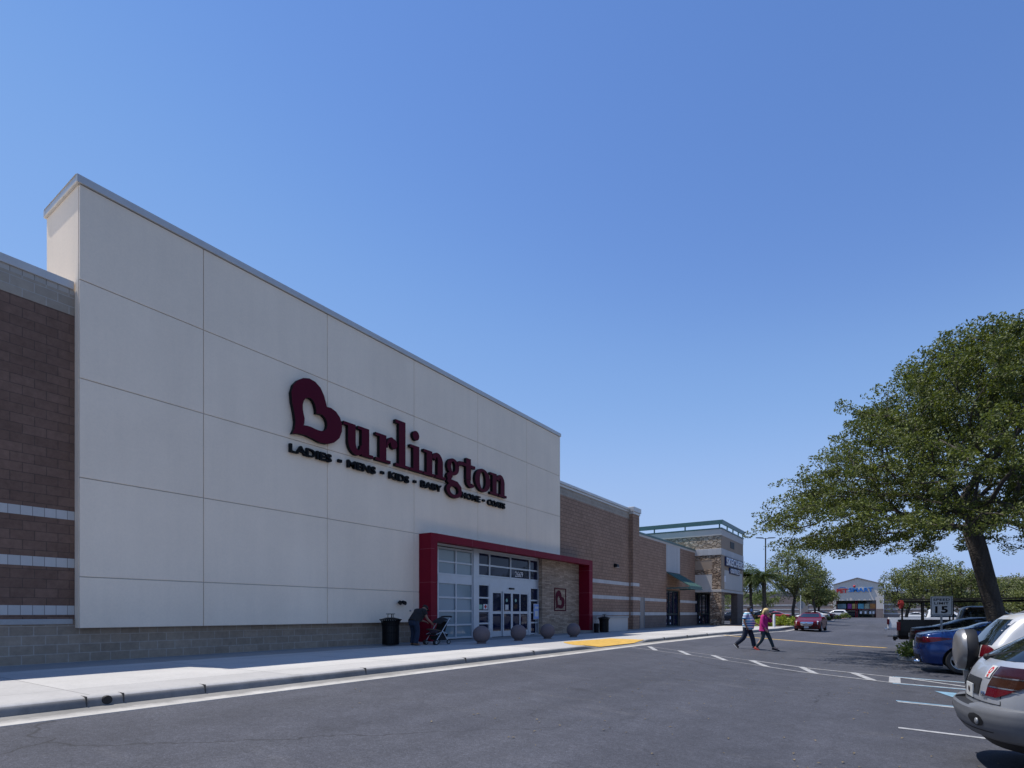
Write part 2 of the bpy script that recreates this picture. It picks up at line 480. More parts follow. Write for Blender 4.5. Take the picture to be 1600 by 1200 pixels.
MT['rock'] = M_rock('split_face_stone', (.40, .31, .225), (.50, .40, .30), (.60, .49, .37), 2.2)
MT['rock_dark'] = M_rock('brown_split_face_stone', (.22, .15, .105), (.40, .29, .205), (.54, .41, .30), 3.0)
MT['green_metal'] = M('green_painted_steel', (0.060, 0.135, 0.130), 0.45, 0, 0.12, 4)
MT['awning'] = M('green_awning_metal', (0.060, 0.135, 0.115), 0.5, 0, 0.12, 4)
MT['sign_white'] = M('sign_white_face', (0.75, 0.76, 0.78), 0.4, 0, 0.03)
MT['sign_blue'] = M('sign_blue_box', (0.010, 0.02, 0.085), 0.4, 0, 0.1)
MT['door_grey'] = M('grey_door_paint', (0.27, 0.23, 0.205), 0.55, 0, 0.08)
MT['bark'] = M('oak_bark', (0.070, 0.058, 0.048), 0.95, 0, 0.4, 9, 1.0, 14, stretch=(1, 1, 0.25), bdist=0.04)
MT['palm_bark'] = M('palm_bark', (0.11, 0.095, 0.08), 0.95, 0, 0.35, 8, 1.0, 16, stretch=(0.4, 0.4, 1.5), bdist=0.03)
MT['leaf'] = M_leaf('oak_leaf', (0.042, 0.056, 0.012), (0.135, 0.158, 0.036), 0.30, 0.6)
MT['leaf_far'] = M_leaf('grey_green_leaf', (0.070, 0.088, 0.026), (0.175, 0.195, 0.065), 0.25, 0.6)
MT['leaf_pale'] = M_leaf('pale_green_leaf', (0.075, 0.115, 0.025), (0.165, 0.21, 0.06), 0.3)
MT['leaf_lime'] = M_leaf('lime_shrub_leaf', (0.14, 0.19, 0.02), (0.32, 0.36, 0.05), 0.3)
MT['leaf_hedge'] = M_leaf('hedge_leaf', (0.028, 0.05, 0.012), (0.075, 0.11, 0.03), 0.2)
MT['leaf_red'] = M_leaf('bronze_shrub_leaf', (0.055, 0.03, 0.015), (0.14, 0.085, 0.03), 0.2)
MT['palm'] = M_leaf('palm_leaf', (0.04, 0.06, 0.015), (0.09, 0.12, 0.035), 0.2, 0.35)
MT['mulch'] = M('brown_mulch', (0.10, 0.06, 0.045), 0.95, 0, 0.4, 8, 0.8, 40)
MT['soil'] = M('dry_grass_ground', (0.10, 0.10, 0.05), 0.95, 0, 0.3, 0.3, 0.3, 10)
MT['tyre'] = M('tyre_rubber', (0.018, 0.018, 0.019), 0.75, 0, 0.2, 20)
MT['rim'] = M('alloy_rim', (0.42, 0.43, 0.44), 0.3, 0.8, 0.05)
MT['carglass'] = M_glass('tinted_car_glass', (0.008, 0.011, 0.012), 0.015, 0.7)
MT['tail'] = M('red_lamp_lens', (0.085, 0.002, 0.006), 0.2, 0, 0.15, 30, coat=0.2, spec=0.35)
MT['amber'] = M('amber_lamp_lens', (0.032, 0.011, 0.005), 0.2, 0, 0.15, 30, coat=0.2, spec=0.35)
MT['darklens'] = M('smoked_lamp_lens', (0.028, 0.004, 0.006), 0.2, 0, 0.15, 30, coat=0.2, spec=0.35)
MT['lamp'] = M('clear_lamp_lens', (0.70, 0.71, 0.70), 0.1, 0.2, 0.1, 20, coat=0.8)
MT['chrome'] = M('chrome', (0.72, 0.73, 0.75), 0.12, 1.0, 0.03)
MT['black_plastic'] = M('black_plastic', (0.010, 0.010, 0.011), 0.6, 0, 0.15, 20, 0.1, 200)
MT['grey_plastic'] = M('grey_bumper_plastic', (0.125, 0.13, 0.14), 0.5, 0, 0.06, 4, 0.15, 220)
MT['plate'] = M('plate_white', (0.55, 0.56, 0.55), 0.45, 0, 0.15, 30)
MT['gal'] = M('galvanised_steel', (0.30, 0.31, 0.32), 0.5, 0.5, 0.12, 8)
MT['bronze'] = M('bronze_pole_paint', (0.055, 0.045, 0.04), 0.5, 0, 0.1)
# ------------------------------------------------------------------ the site
def lerp(x, pts):
    if x <= pts[0][0]: return pts[0][1]
    for (a, b), (c, d) in zip(pts, pts[1:]):
        if x <= c: return b + (d - b) * (x - a) / (c - a)
    return pts[-1][1]
PROFILE = [(-8.6, -.165), (-7.9, -.15), (-2, -.44), (0, -.47), (4, -.62)]
def rz(x, y):
    s = max(0, min(1, (y - 55) / 95)); s = s * s * (3 - 2 * s)
    return lerp(x, PROFILE) * (1 - s) + .13 * s
KERB = [(-40, -8.6), (23, -8.55), (30, -8.35), (36, -8.0), (41, -7.5), (45, -7.05), (60, -7.2)]
def xk(y): return lerp(y, KERB)
def rampf(y): return lerp(y, [(16.9, 0), (18.2, 1), (21.3, 1), (22.7, 0)])
def wz(x, y):
    t = max(0, min(1, (x - (xk(y) - 1.9)) / 1.9))
    return -.118 * t * rampf(y)

def frange(a, b, n): return [a + (b - a) * i / n for i in range(n + 1)]

# far ground, reaching the horizon
g = MB(); g.grid([[(x, y, -1.0) for x in (-3000, -400, 400, 3000)] for y in (-600, -100, 400, 3500)])
tag(g.build('ground', MT['soil']), kind='structure')

# the car park as one sheet with its falls
xs = [-150, -60, -30, -15, -9.5, -8.6, -7.9] + frange(-7, 0, 14) + frange(.5, 4, 7) + [6, 10, 20, 40, 90, 160]
ys = [-60, -20, -5] + frange(0, 56, 28) + frange(60, 160, 20)
a = MB(); a.grid([[(x, y, rz(x, y)) for x in xs] for y in ys])
tag(a.build('parking_lot', MT['asphalt'], smooth=180), kind='structure')

# concrete walk along the shops
w = MB()
wy = [-40, -20, -10] + frange(-5, 16, 21) + frange(16.4, 23.2, 34) + frange(24, 62, 38)
for i in range(len(wy) - 1):
    pass
rows = []
for y in wy:
    xe = xk(y) - .17
    rows.append([(x, y, wz(x, y)) for x in [-22, -15.2, -13, -12, -11.4] + frange(-11, xe, 14)])
w.grid(rows)
xe = [(xk(y) - .17, y) for y in wy]
tag(w.build('sidewalk', MT['walk']), kind='structure')

k = MB(); gt = MB()
kr = []; gr = []
for y in wy:
    X = xk(y); t = wz(X, y)
    b = min(-.13, rz(X + .62, y) + .02)
    kr.append([(X - .172, y, t - .05), (X - .17, y, t + .003), (X - .10, y, t + .002), (X - .05, y, t - .006), (X - .02, y, t - .022), (X + .0, y, t - .05), (X + .02, y, b + .01 if rampf(y) < .99 else b + .006), (X + .025, y, b - .05)])
    gr.append([(X + .0, y, b), (X + .3, y, b - .008), (X + .61, y, rz(X + .61, y) + .006), (X + .63, y, rz(X + .63, y) - .05)])
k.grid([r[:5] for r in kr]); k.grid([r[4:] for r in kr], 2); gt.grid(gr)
for y in (2.9, 3.32, 4.4, 7.5, 10.6, 13.7, 24.6, 27.7, 30.8):       # contraction joints in the kerb
    k.box(xk(y) - .16, xk(y) + .021, y - .005, y + .005, -.125, .0045, 1)
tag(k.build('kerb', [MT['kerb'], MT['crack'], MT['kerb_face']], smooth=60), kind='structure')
tag(gt.build('gutter', MT['gutter']), kind='structure')
d = MB(); d.lathe([(.001, .017), (.045, .018), (.055, .02), (.06, .01), (.06, -.02)], 20, 'x', (xk(3.13) + .004, 3.13, -.065))
tag(d.build('drain_pipe', MT['black_plastic']), 'small round black drain hole in the kerb face', 'drain')

# yellow warning paint on the dropped kerb
yp = MB(); rows = []
for y in frange(17.05, 22.4, 26):
    xa = lerp(y, [(17.05, -8.8), (18.6, -10.35), (22.4, -10.15)])
    rows.append([(x, y, wz(x, y) + .005 + (0.004 if x > xk(y) - .18 else 0)) for x in frange(xa, xk(y) - .045, 10)])
yp.grid(rows)
tag(yp.build('yellow_ramp_paint', MT['yellow']), kind='structure')

def strip(name, pts, width, mat, dz=.005, n=24):
    m = MB(); rows = []
    P = [Vector((x, y)) for x, y in pts]
    seg = [(P[i + 1] - P[i]).length for i in range(len(P) - 1)]; L = sum(seg)
    for i in range(n + 1):
        s = L * i / n; j = 0
        while j < len(seg) - 1 and s > seg[j]: s -= seg[j]; j += 1
        d = (P[j + 1] - P[j]).normalized(); q = P[j] + d * s; nrm = Vector((-d.y, d.x)) * width / 2
        rows.append([(q.x + nrm.x * e, q.y + nrm.y * e, rz(q.x + nrm.x * e, q.y + nrm.y * e) + dz) for e in (-1, 0, 1)])
    m.grid(rows)
    return tag(m.build(name, mat), kind='structure')
strip('crosswalk_line', [(-7.85, 20.35), (-0.04, 16.43)], .10, MT['faint_line'])
strip('crosswalk_line', [(-7.85, 19.2), (-5.06, 18.0), (-0.04, 15.07)], .10, MT['faint_line'])
strip('crosswalk_line', [(-3.6, 18.3), (-0.04, 16.43)], .085, MT['white_line'], .007)
strip('crosswalk_line', [(-3.0, 16.78), (-0.04, 15.07)], .085, MT['white_line'], .007)
for p, q in (((-7.55, 20.2), (-6.8, 18.8)), ((-6.2, 19.5), (-5.45, 18.15)), ((-4.9, 18.85), (-4.15, 17.4)), ((-3.6, 18.2), (-2.9, 16.7)), ((-2.17, 17.6), (-1.66, 16.0)), ((-0.9, 16.9), (-0.42, 15.3))):
    strip('crosswalk_bar', [p, q], .17, MT['white_line'], .009)
for y0, m1, x1 in ((9.2, 'white_line', 5.2), (11.9, 'white_line', 5.2), (6.6, 'white_line', 5.2)):
    strip('stall_line', [(0.04, y0), (x1, y0 + .08)], .10, MT[m1])
strip('stall_line', [(0.02, 12.02), (5.2, 12.1)], .09, MT['blue_line'])
strip('stall_line', [(-0.04, 16.43), (5.2, 16.5)], .10, MT['white_line'])
strip('stall_line', [(-0.04, 16.54), (5.2, 16.62)], .09, MT['blue_line'])
strip('stall_line', [(-0.04, 15.07), (5.2, 15.12)], .10, MT['white_line'])
strip('stall_line', [(-0.04, 14.96), (5.2, 15.01)], .09, MT['blue_line'])
strip('stall_line', [(0.0, 15.1), (0.0, 16.4)], .22, MT['white_line'], .007)
strip('stall_line', [(0.2, 16.4), (1.75, 15.2)], .14, MT['white_line'], .007)
strip('stall_line', [(2.2, 16.4), (3.75, 15.2)], .14, MT['white_line'], .007)
bm_ = MB(); bm_.add([(x, y, rz(x, y) + .006) for x, y in ((.66, 14.15), (.95, 13.2), (1.5, 13.2), (1.5, 14.15))], [(0, 1, 2, 3)])
tag(bm_.build('stall_symbol_paint', MT['blue_line']), kind='structure')
strip('yellow_line', [(-7.9, 32.7), (-6.2, 32.3), (-3.6, 31.6), (-0.31, 30.1)], .30, MT['yellow_line'])
for i in range(14):      # stall lines further down the row
    yy = 33.2 + 2.7 * i
    strip('stall_line', [(0, yy), (5.2, yy)], .1, MT['white_line'], n=6)

def island(name, outline, h=.13, inner='mulch', kw=.16):
    """kerbed bed; outline ccw list of (x,y)"""
    P = [Vector((x, y)) for x, y in outline]; n = len(P)
    c = sum(P, Vector((0, 0))) / n
    ins = [p + (c - p).normalized() * kw * 1.3 for p in P]
    ou = [p - (c - p).normalized() * .03 for p in P]
    m = MB()
    z = [rz(p.x, p.y) for p in P]
    vs = [(ou[i].x, ou[i].y, z[i] - .1) for i in range(n)] + [(P[i].x, P[i].y, z[i] + h) for i in range(n)] + [(ins[i].x, ins[i].y, z[i] + h + .004) for i in range(n)] + [(ins[i].x, ins[i].y, z[i] + h - .05) for i in range(n)]
    fs = []
    for r in range(3):
        fs += [(r * n + i, r * n + (i + 1) % n, (r + 1) * n + (i + 1) % n, (r + 1) * n + i) for i in range(n)]
    m.add(vs, fs, 0)
    m.add([(ins[i].x, ins[i].y, z[i] + h - .03) for i in range(n)] + [(c.x, c.y, sum(z) / n + h + .04)], [(i, (i + 1) % n, n) for i in range(n)], 1)
    return tag(m.build(name, [MT['kerb'], MT[inner]]), kind='structure')
def rounded(x0, x1, y0, y1, r=.6):
    out = []
    for cx, cy, a in ((x1 - r, y0 + r, -90), (x1 - r, y1 - r, 0), (x0 + r, y1 - r, 90), (x0 + r, y0 + r, 180)):
        for i in range(6):
            t = math.radians(a + 18 * i); out.append((cx + r * math.cos(t), cy + r * math.sin(t)))
    return out
island('planting_island', rounded(0.1, 7.5, 22.2, 25.2, 1.1))
island('planting_island', rounded(-14.2, -7.35, 62.3, 80, 1.2))
island('planting_island', rounded(-12.5, -7.4, 88, 98, 1.2))
island('planting_island', rounded(-11.5, -7.2, 106, 128, 1.2))
island('planting_island', rounded(.2, 9, 55.5, 59.2, 1.2))
island('planting_island', rounded(.2, 12, 84, 88, 1.2))
bed = MB()
bed.grid([[(x, y, .035 + .02 * math.sin(3 * x + y)) for x in frange(-13.5, -7.9, 8)] for y in frange(50.6, 61.6, 12)])
tag(bed.build('planting_bed', MT['mulch']), kind='structure')
# ------------------------------------------------------------------ the big store
W, LW, GX, SX, PX = -14.70, -14.95, -15.00, -14.75, -14.10
store = thing('store_building', 'long brown block store with a tall white stucco front and dark red entrance surround', 'store', (-15, 4.9, 0))
def sp(name, mb, mats, parent=store, **kw):
    return mb.build(name, mats, parent, world=True, **kw)
YV = [4.86, 7.52, 11.34, 15.19, 19.04, 22.9, 26.17]
ZV = [.75, 1.87, 4.04, 6.21, 8.36, 10.44]
gp = .009     # stucco panels with real gaps over a recessed backing
pl = []
for i in range(6):
    for j in range(5):
        if i >= 3 and j < 2: continue
        pl.append((W - .06, W, YV[i] + (gp if i else 0), YV[i + 1] - (gp if i < 5 else 0), ZV[j] + (gp if j else 0), ZV[j + 1] - gp))
pl += [(W - .06, W, 15.19 + gp, 15.47, .75, 1.87 - gp), (W - .06, W, 15.19 + gp, 15.47, 1.87 + gp, 4.04 - gp)]
boxes('stucco_panel', pl, [MT['stucco']], store, bevel=.006)
m = MB()
m.box(-16.65, W - .03, 4.866, 26.165, 4.1, 10.40); m.box(LW - .3, W - .03, 4.866, 15.46, .755, 4.1)
m.box(LW - .6, -14.8, 15.46, 26.165, 3.98, 4.1)
sp('stucco_core', m, [MT['joint']])
m = MB(); m.box(-16.65, W - .062, 4.852, 4.868, 8.36, 10.44); m.box(LW - .3, W - .062, 4.852, 4.868, .752, 8.36); m.box(-16.65, LW - .3, 4.852, 4.868, 7.9, 8.36)
m.box(-16.655, -16.648, 4.86, 26.17, 8, 10.44); m.box(-16.65, W - .062, 26.163, 26.178, 6.9, 10.44); m.box(LW - .1, W - .062, 26.163, 26.178, 4.06, 6.9)
sp('stucco_return', m, [MT['stucco']])
m = MB()
m.box(W - .02, W + .045, 4.80, 26.22, 10.445, 10.62); m.box(-16.7, -16.6, 4.80, 26.22, 10.445, 10.62)
m.box(-16.6, W - .02, 4.80, 4.9, 10.445, 10.62); m.box(-16.6, W - .02, 26.12, 26.22, 10.445, 10.62); m.box(-16.6, W - .02, 4.9, 26.12, 10.42, 10.56)
sp('front_coping', m, [MT['metal_cop']], bevel=.01)
# left brown wall
m = MB(); m.box(-45, LW, -30, 4.85, .95, 7.62); sp('block_wall', m, [MT['brick']])
m = MB(); m.box(-45.004, LW + .004, -30.004, 4.846, 7.62, 8.07); sp('grey_block_course', m, [MT['top_block']])
m = MB(); m.box(-45.002, LW + .002, -30, 4.846, 8.07, 8.18)
sp('upper_block_course', m, [MT['cap_block']])
m = MB(); m.box(-45.03, LW + .04, -30.04, 4.83, 8.18, 8.36); sp('wall_coping', m, [MT['metal_cop']], bevel=.01)
for z0, z1 in ((1.04, 1.24), (2.07, 2.27), (3.12, 3.31)):
    m = MB(); m.box(LW - .1, LW + .004, -30, 4.845, z0, z1); sp('white_band', m, [MT['white_block']])
m = MB(); m.box(LW - .1, LW + .06, -30, 4.80, .835, .95); sp('plinth_sill', m, [MT['sill']], bevel=.01)
m = MB(); m.box(LW - .3, LW + .02, -30, 15.46, -.3, .835); m.box(LW - .3, LW + .012, 4.8, 15.46, .835, .93)
sp('plinth', m, [MT['grey_block']])
m = MB(); m.box(-45, LW - .5, 4.8, 37.3, -.3, 7.9); sp('roof', m, [MT['top_block']])

# right brown wall up to the pilaster
m = MB(); m.box(-45, LW, 26.3, 36.2, -.3, 7.50); sp('block_wall', m, [MT['brick_stain']])
m = MB(); m.box(LW - .4, LW + .006, 26.2, 36.2, 7.50, 7.93); sp('grey_block_course', m, [MT['top_block']])
m = MB(); m.box(LW - .5, LW + .05, 26.2, 36.17, 7.93, 8.06); m.box(LW - .5, LW + .11, 26.2, 36.17, 8.06, 8.21); sp('wall_coping', m, [MT['metal_cop']], bevel=.012)
m = MB(); m.box(LW - .4, LW + .28, 36.2, 37.32, -.3, 7.82); sp('pilaster', m, [MT['brick_stain']])
m = MB(); m.box(LW - .45, LW + .33, 36.12, 37.37, 7.82, 7.98); m.box(LW - .45, LW + .39, 36.08, 37.41, 7.98, 8.30); sp('pilaster_cap', m, [MT['metal_cop']], bevel=.012)
for z0, z1 in ((.95, 1.17), (1.98, 2.20), (2.94, 3.16)):
    boxes('white_band', [(LW - .1, LW + .005, 28.9, 36.2, z0, z1), (LW + .1, LW + .286, 36.192, 37.328, z0, z1)], [MT['band']], store)

# entrance surround
m = MB()
m.box(GX - .3, PX, 15.45, 15.80, .0, 4.05)
m.box(SX - .3, PX, 28.43, 28.86, .125, 4.05)
m.box(PX - .34, PX, 15.80, 28.43, 3.765, 4.05)
ent = sp('entrance_surround', m, [MT['red_panel']], bevel=.008)
boxes('panel_seam', [(GX, PX + .003, y0, y1, z, z + .012) for y0, y1 in ((15.447, 15.803), (28.427, 28.863)) for z in (.98, 2.22, 3.46)] + [(PX - .1, PX + .003, y, y + .01, 3.763, 4.052) for y in (17.9, 20.3, 22.7, 25.1, 27.2)], [MT['red_groove']], ent)
boxes('surround_base', [(SX - .3, PX + .01, 28.42, 28.87, -.1, .125), (GX - .3, PX + .01, 15.44, 15.81, -.1, .012)], [MT['sill']], store)
m = MB(); m.box(GX - .5, PX - .34, 15.80, 28.43, 3.86, 4.04); sp('soffit', m, [MT['alu']])
for y in (17.4, 19.9, 22.3, 24.6, 26.6):
    m = MB(); m.lathe([(.001, -.012), (.09, -.012), (.11, .0), (.11, .02)], 20, 'z', (-14.55, y, 3.857)); sp('soffit_light', m, [MT['white_paint']])
m = MB(); m.box(PX - .5, PX - .34, 15.8, 28.43, 3.72, 3.855); 
# stone wing
m = MB(); m.box(SX - .5, SX, 24.42, 28.43, -.1, 3.86); sp('stone_wall', m, [MT['ledge']])
# red emblem in its square frame
em = fx(SX)
frame_mb = MB()
for u0, u1, v0, v1 in ((25.64, 26.88, 2.36, 2.41), (25.64, 26.88, 1.20, 1.25), (25.64, 25.69, 1.25, 2.36), (26.83, 26.88, 1.25, 2.36)):
    frame_mb.box(SX, SX + .03, u0, u1, v0, v1)
HEART = [(9.99, 6.32), (10.07, 6.48), (10.10, 6.70), (10.06, 6.95), (9.985, 7.25), (9.96, 7.52), (10.03, 7.76), (10.18, 7.95), (10.36, 8.07), (10.57, 8.13), (10.78, 8.10), (10.97, 7.98), (11.10, 7.78), (11.17, 7.58), (11.2, 7.47), (11.36, 7.48), (11.55, 7.42), (11.70, 7.28), (11.78, 7.10), (11.78, 6.86), (11.68, 6.62), (11.48, 6.43), (11.22, 6.32), (10.95, 6.30), (10.70, 6.35), (10.45, 6.39), (10.22, 6.38)]
HOLE = [(10.38, 6.67), (10.40, 6.76), (10.41, 6.88), (10.37, 7.02), (10.345, 7.15), (10.345, 7.27), (10.375, 7.39), (10.44, 7.49), (10.52, 7.54), (10.62, 7.55), (10.70, 7.51), (10.76, 7.43), (10.80, 7.32), (10.82, 7.22), (10.81, 7.14), (10.92, 7.17), (11.04, 7.17), (11.14, 7.11), (11.20, 7.02), (11.22, 6.90), (11.19, 6.79), (11.12, 6.71), (11.02, 6.665), (10.90, 6.66), (10.77, 6.67), (10.64, 6.69), (10.50, 6.69)]
def heart(mb, frame, s=1, oy=0, oz=0, t=.12, mi=0, fm=1):
    f = lambda p: ((p[0] - 10.87) * s + oy, (p[1] - 7.2) * s + oz)
    mb.ring([f(p) for p in HEART], [f(p) for p in HOLE], frame, t, mi, fm)
heart(frame_mb, em, .53, 26.25, 1.80, .02, 0, 0)
emb = frame_mb.build('wall_emblem', [MT['sign_red']])
tag(emb, 'small red heart shaped letter in a thin red square on the stone wall', 'emblem')

# ------- glazing in the recess
def glazing(ycols, zrows, wide=.05, glass='glass', name='window', x=GX):
    wroot = MB()
    for yy in ycols: wroot.box(x - .03, x + .05, yy - wide / 2, yy + wide / 2, zrows[0] - wide / 2, zrows[-1] + wide / 2)
    for i in range(len(ycols) - 1):
        for z in zrows: wroot.box(x - .03, x + .047, ycols[i] + wide / 2, ycols[i + 1] - wide / 2, z - wide / 2, z + wide / 2)
    fr = sp(name, wroot, [MT['alu']])
    gl = MB(); gl.box(x - .015, x - .004, ycols[0], ycols[-1], zrows[0], zrows[-1])
    sp('pane', gl, [MT[glass]], fr)
    return fr
m = MB(); m.box(GX - .12, GX - .02, 15.8, 24.42, -.1, 4.0); sp('shop_interior_wall', m, [MT['black_plastic']])
glazing([16.80, 17.90, 18.98], [2.66, 3.16, 3.70], .07, 'film')
glazing([16.80, 17.90, 18.98], [.07, .60, 1.17, 1.72, 2.32], .07, 'film')
m = MB(); m.box(GX - .02, GX + .03, 16.8, 19.02, 2.355, 2.625); sp('fascia_strip', m, [MT['alu']])
m = MB(); m.box(GX - .02, GX + .09, 19.02, 19.38, .0, 3.86); sp('mullion_post', m, [MT['alu']], bevel=.006)
m = MB(); m.box(GX - .02, GX + .03, 15.8, 16.76, 0, 3.86); sp('mullion_post', m, [MT['alu']])
glazing([19.42, 20.24, 21.90, 23.57, 24.39], [2.73, 3.20, 3.74], .07, 'glass')
boxes('fascia_strip', [(GX - .02, GX + .03, 19.38, 24.42, 2.38, 2.69), (GX - .02, GX + .02, 15.8, 24.42, 3.78, 3.86)], [MT['alu']], store)
glazing([19.42, 20.19], [.10, .63, 1.17, 1.76, 2.34], .07, 'glass')
glazing([23.64, 24.39], [.06, .61, 1.12, 1.72, 2.34], .07, 'glass')
m = MB(); m.box(GX - .02, GX + .06, 20.225, 20.40, 0, 2.38); m.box(GX - .02, GX + .06, 23.45, 23.605, 0, 2.38); m.box(GX - .02, GX + .06, 20.40, 23.45, 2.08, 2.38); sp('door_surround', m, [MT['alu']])
m = MB(); m.box(GX + .06, GX + .12, 21.72, 22.12, 2.2, 2.27); sp('door_sensor', m, [MT['black_metal']], bevel=.01)
for y0, y1, dx in ((20.40, 21.20, 0), (21.20, 21.93, .05), (21.93, 22.66, .05), (22.66, 23.45, 0)):      # four sliding door leaves
    fr = MB(); x = GX + dx
    fr.box(x, x + .045, y0, y0 + .075, .02, 2.08); fr.box(x, x + .045, y1 - .075, y1, .02, 2.08)
    for z0, z1 in ((.02, .27), (1.05, 1.17), (2.0, 2.08)): fr.box(x, x + .042, y0 + .075, y1 - .075, z0, z1)
    dr = sp('door', fr, [MT['alu']])
    gl = MB(); gl.box(x + .012, x + .022, y0 + .05, y1 - .05, .2, 2.04); sp('pane', gl, [MT['glass']], dr)
# number and notices on the glass
o = link('house_number', text_mesh('2669', .68, .26, fx(GX + .002), .006, .0, x=22.33, y=2.82), store, [MT['sign_white']], True)
def sticker(name, y0, y1, z0, z1, mat, x=GX - .003):
    m = MB(); m.box(x, x + .006, y0, y1, z0, z1); return sp(name, m, [MT[mat]])
sticker('window_sticker', 19.47, 19.75, 1.26, 1.46, 'green_paper')
sticker('window_sticker', 19.83, 20.13, 1.25, 1.48, 'white_paint')
m = MB(); m.prism([(19.98, 1.27), (20.08, 1.37), (19.98, 1.47), (19.88, 1.37)], fx(GX + .004), .003); sp('window_sticker', m, [MT['red_paint']])
sticker('window_sticker', 21.40, 21.66, 1.24, 1.48, 'plate', GX + .075); sticker('window_sticker', 22.15, 22.42, 1.30, 1.52, 'darklens', GX + .075)
for y in (21.53, 22.28):
    m = MB(); m.prism([(y + .08 * math.cos(t * .3927), 1.68 + .08 * math.sin(t * .3927)) for t in range(16)], fx(GX + .074), .003); sp('window_sticker', m, [MT['green_paper']])
po = MB(); po.box(GX + .10, GX + .125, 23.86, 24.30, .80, 1.52, 0); po.box(GX + .09, GX + .10, 23.83, 24.33, .77, 1.55, 1); po.box(GX + .126, GX + .129, 23.92, 24.24, .92, 1.2, 1); po.box(GX + .126, GX + .129, 23.92, 24.24, 1.30, 1.42, 1)
po.tube([(GX + .09, 24.08, .78), (GX + .09, 24.08, 0.02)], .02, 8, 1); po.lathe([(.16, .0), (.16, .015), (.001, .02)], 16, 'z', (GX + .17, 24.08, .002), 1)
tag(po.build('poster_stand', [MT['blue_paper'], MT['plate']]), 'upright blue and white notice board right of the sliding doors', 'notice board')

# light fittings and small fixtures
def wall_light(loc, label):
    t = thing('wall_light', label, 'wall light', loc)
    m = MB(); m.box(0, .05, -.14, .14, -.12, .12); m.build('back_plate', MT['black_metal'], t, bevel=.01)
    m = MB(); m.loft([[(.05, -.17, -.1), (.05, .17, -.1), (.05, .17, .13), (.05, -.17, .13)], [(.26, -.15, -.08), (.26, .15, -.08), (.20, .15, .10), (.20, -.15, .10)]]); m.build('housing', MT['black_metal'], t, bevel=.012)
    m = MB(); m.box(.06, .24, -.13, .13, -.115, -.098); m.build('lens', MT['lamp'], t)
    return t
wall_light((LW, 33.8, 4.15), 'black box wall light on the brown block wall right of the red surround')
t = thing('floodlight', 'small black twin spot fixture low on the white stucco wall above the bin', 'wall light', (W, 14.45, 1.47))
m = MB(); m.lathe([(.001, .05), (.06, .05), (.06, 0)], 14, 'x'); m.build('mount', MT['black_metal'], t)
for s in (-1, 1):
    m = MB(); m.loft([[(.05 + .05 * math.sin(a), s * .07 + .05 * math.cos(a), .02 + .05 * math.sin(a)) for a in [i * PI / 6 for i in range(12)]], [(.17, s * .12 + .075 * math.cos(a), -.03 + .075 * math.sin(a)) for a in [i * PI / 6 for i in range(12)]]]); m.build('spot', MT['black_metal'], t)
m = MB(); m.lathe([(.001, .05), (.022, .05), (.03, .03), (.035, 0)], 14, 'x', (W, 14.98, 1.17))
tag(m.build('hose_tap', MT['gal']), 'tiny round metal tap cover on the white wall beside the red surround', 'tap')

# ------------------------------------------------------------------ the big wall sign
sign = thing('store_sign', 'large dark red store lettering with a black tagline on the white stucco wall', 'sign', (W, 10, 6.3))
SF = fx(W + .03)
T0 = .13
def letter(fn):
    m = MB(); fn(m)
    return m.build('letter', [MT['sign_black'], MT['sign_red']], sign, world=True)
def R(m, u0, v0, u1, v1, k=0): m.prism([(u0, v0), (u1, v0), (u1, v1), (u0, v1)], SF, T0 + .003 * k, 0, 1)
def Pl(m, pts, k=0): m.prism(pts, SF, T0 + .003 * k, 0, 1)
def ell(cu, cv, ru, rv, a0=0, a1=360, n=28): return [(cu + ru * math.cos(math.radians(a0 + (a1 - a0) * i / n)), cv + rv * math.sin(math.radians(a0 + (a1 - a0) * i / n))) for i in range(n + (0 if a1 - a0 == 360 else 1))]
def Arc(m, cu, cv, ro, ri, a0, a1, k=0, full=False):
    m.ring(ell(cu, cv, ro[0], ro[1], a0, a1), ell(cu + (ri[2] if len(ri) > 2 else 0), cv, ri[0], ri[1], a0, a1), SF, T0 + .003 * k, 0, 1, closed=full)
B0, XH = 6.28, 7.22
letter(lambda m: heart(m, SF, 1.0, 10.87, 7.2, T0))
def u_(m):
    R(m, 12.02, 6.62, 12.33, XH); R(m, 11.84, XH - .1, 12.02, XH); R(m, 12.58, B0, 12.90, XH, 1); R(m, 12.42, XH - .1, 12.58, XH, 1); R(m, 12.90, B0, 13.08, B0 + .1, 1)
    Arc(m, 12.36, 6.64, (.34, .40), (.10, .22, .07), 180, 350, 2)
def r_(m):
    R(m, 13.36, B0 + .1, 13.67, XH); R(m, 13.18, XH - .1, 13.36, XH); R(m, 13.18, B0, 13.87, B0 + .1)
    Arc(m, 13.92, 6.82, (.25, .40), (.19, .22), 70, 180, 2); Pl(m, ell(14.03, 7.01, .155, .175), 1)
def l_(m):
    R(m, 14.27, B0 + .1, 14.59, 7.92); R(m, 14.10, 7.80, 14.27, 7.92); R(m, 14.10, B0, 14.78, B0 + .1)
def i_(m):
    R(m, 14.99, B0 + .1, 15.30, XH); R(m, 14.82, XH - .1, 14.99, XH); R(m, 14.82, B0, 15.48, B0 + .1); Pl(m, ell(15.13, 7.60, .17, .175))
def n_(m, o):
    R(m, o + .17, B0 + .1, o + .48, XH); R(m, o, XH - .1, o + .17, XH); R(m, o, B0, o + .60, B0 + .1)
    R(m, o + .78, B0 + .1, o + 1.09, 6.85); R(m, o + .66, B0, o + 1.25, B0 + .1)
    Arc(m, o + .76, 6.84, (.33, .40), (.06, .24, -.03), 0, 155, 2)
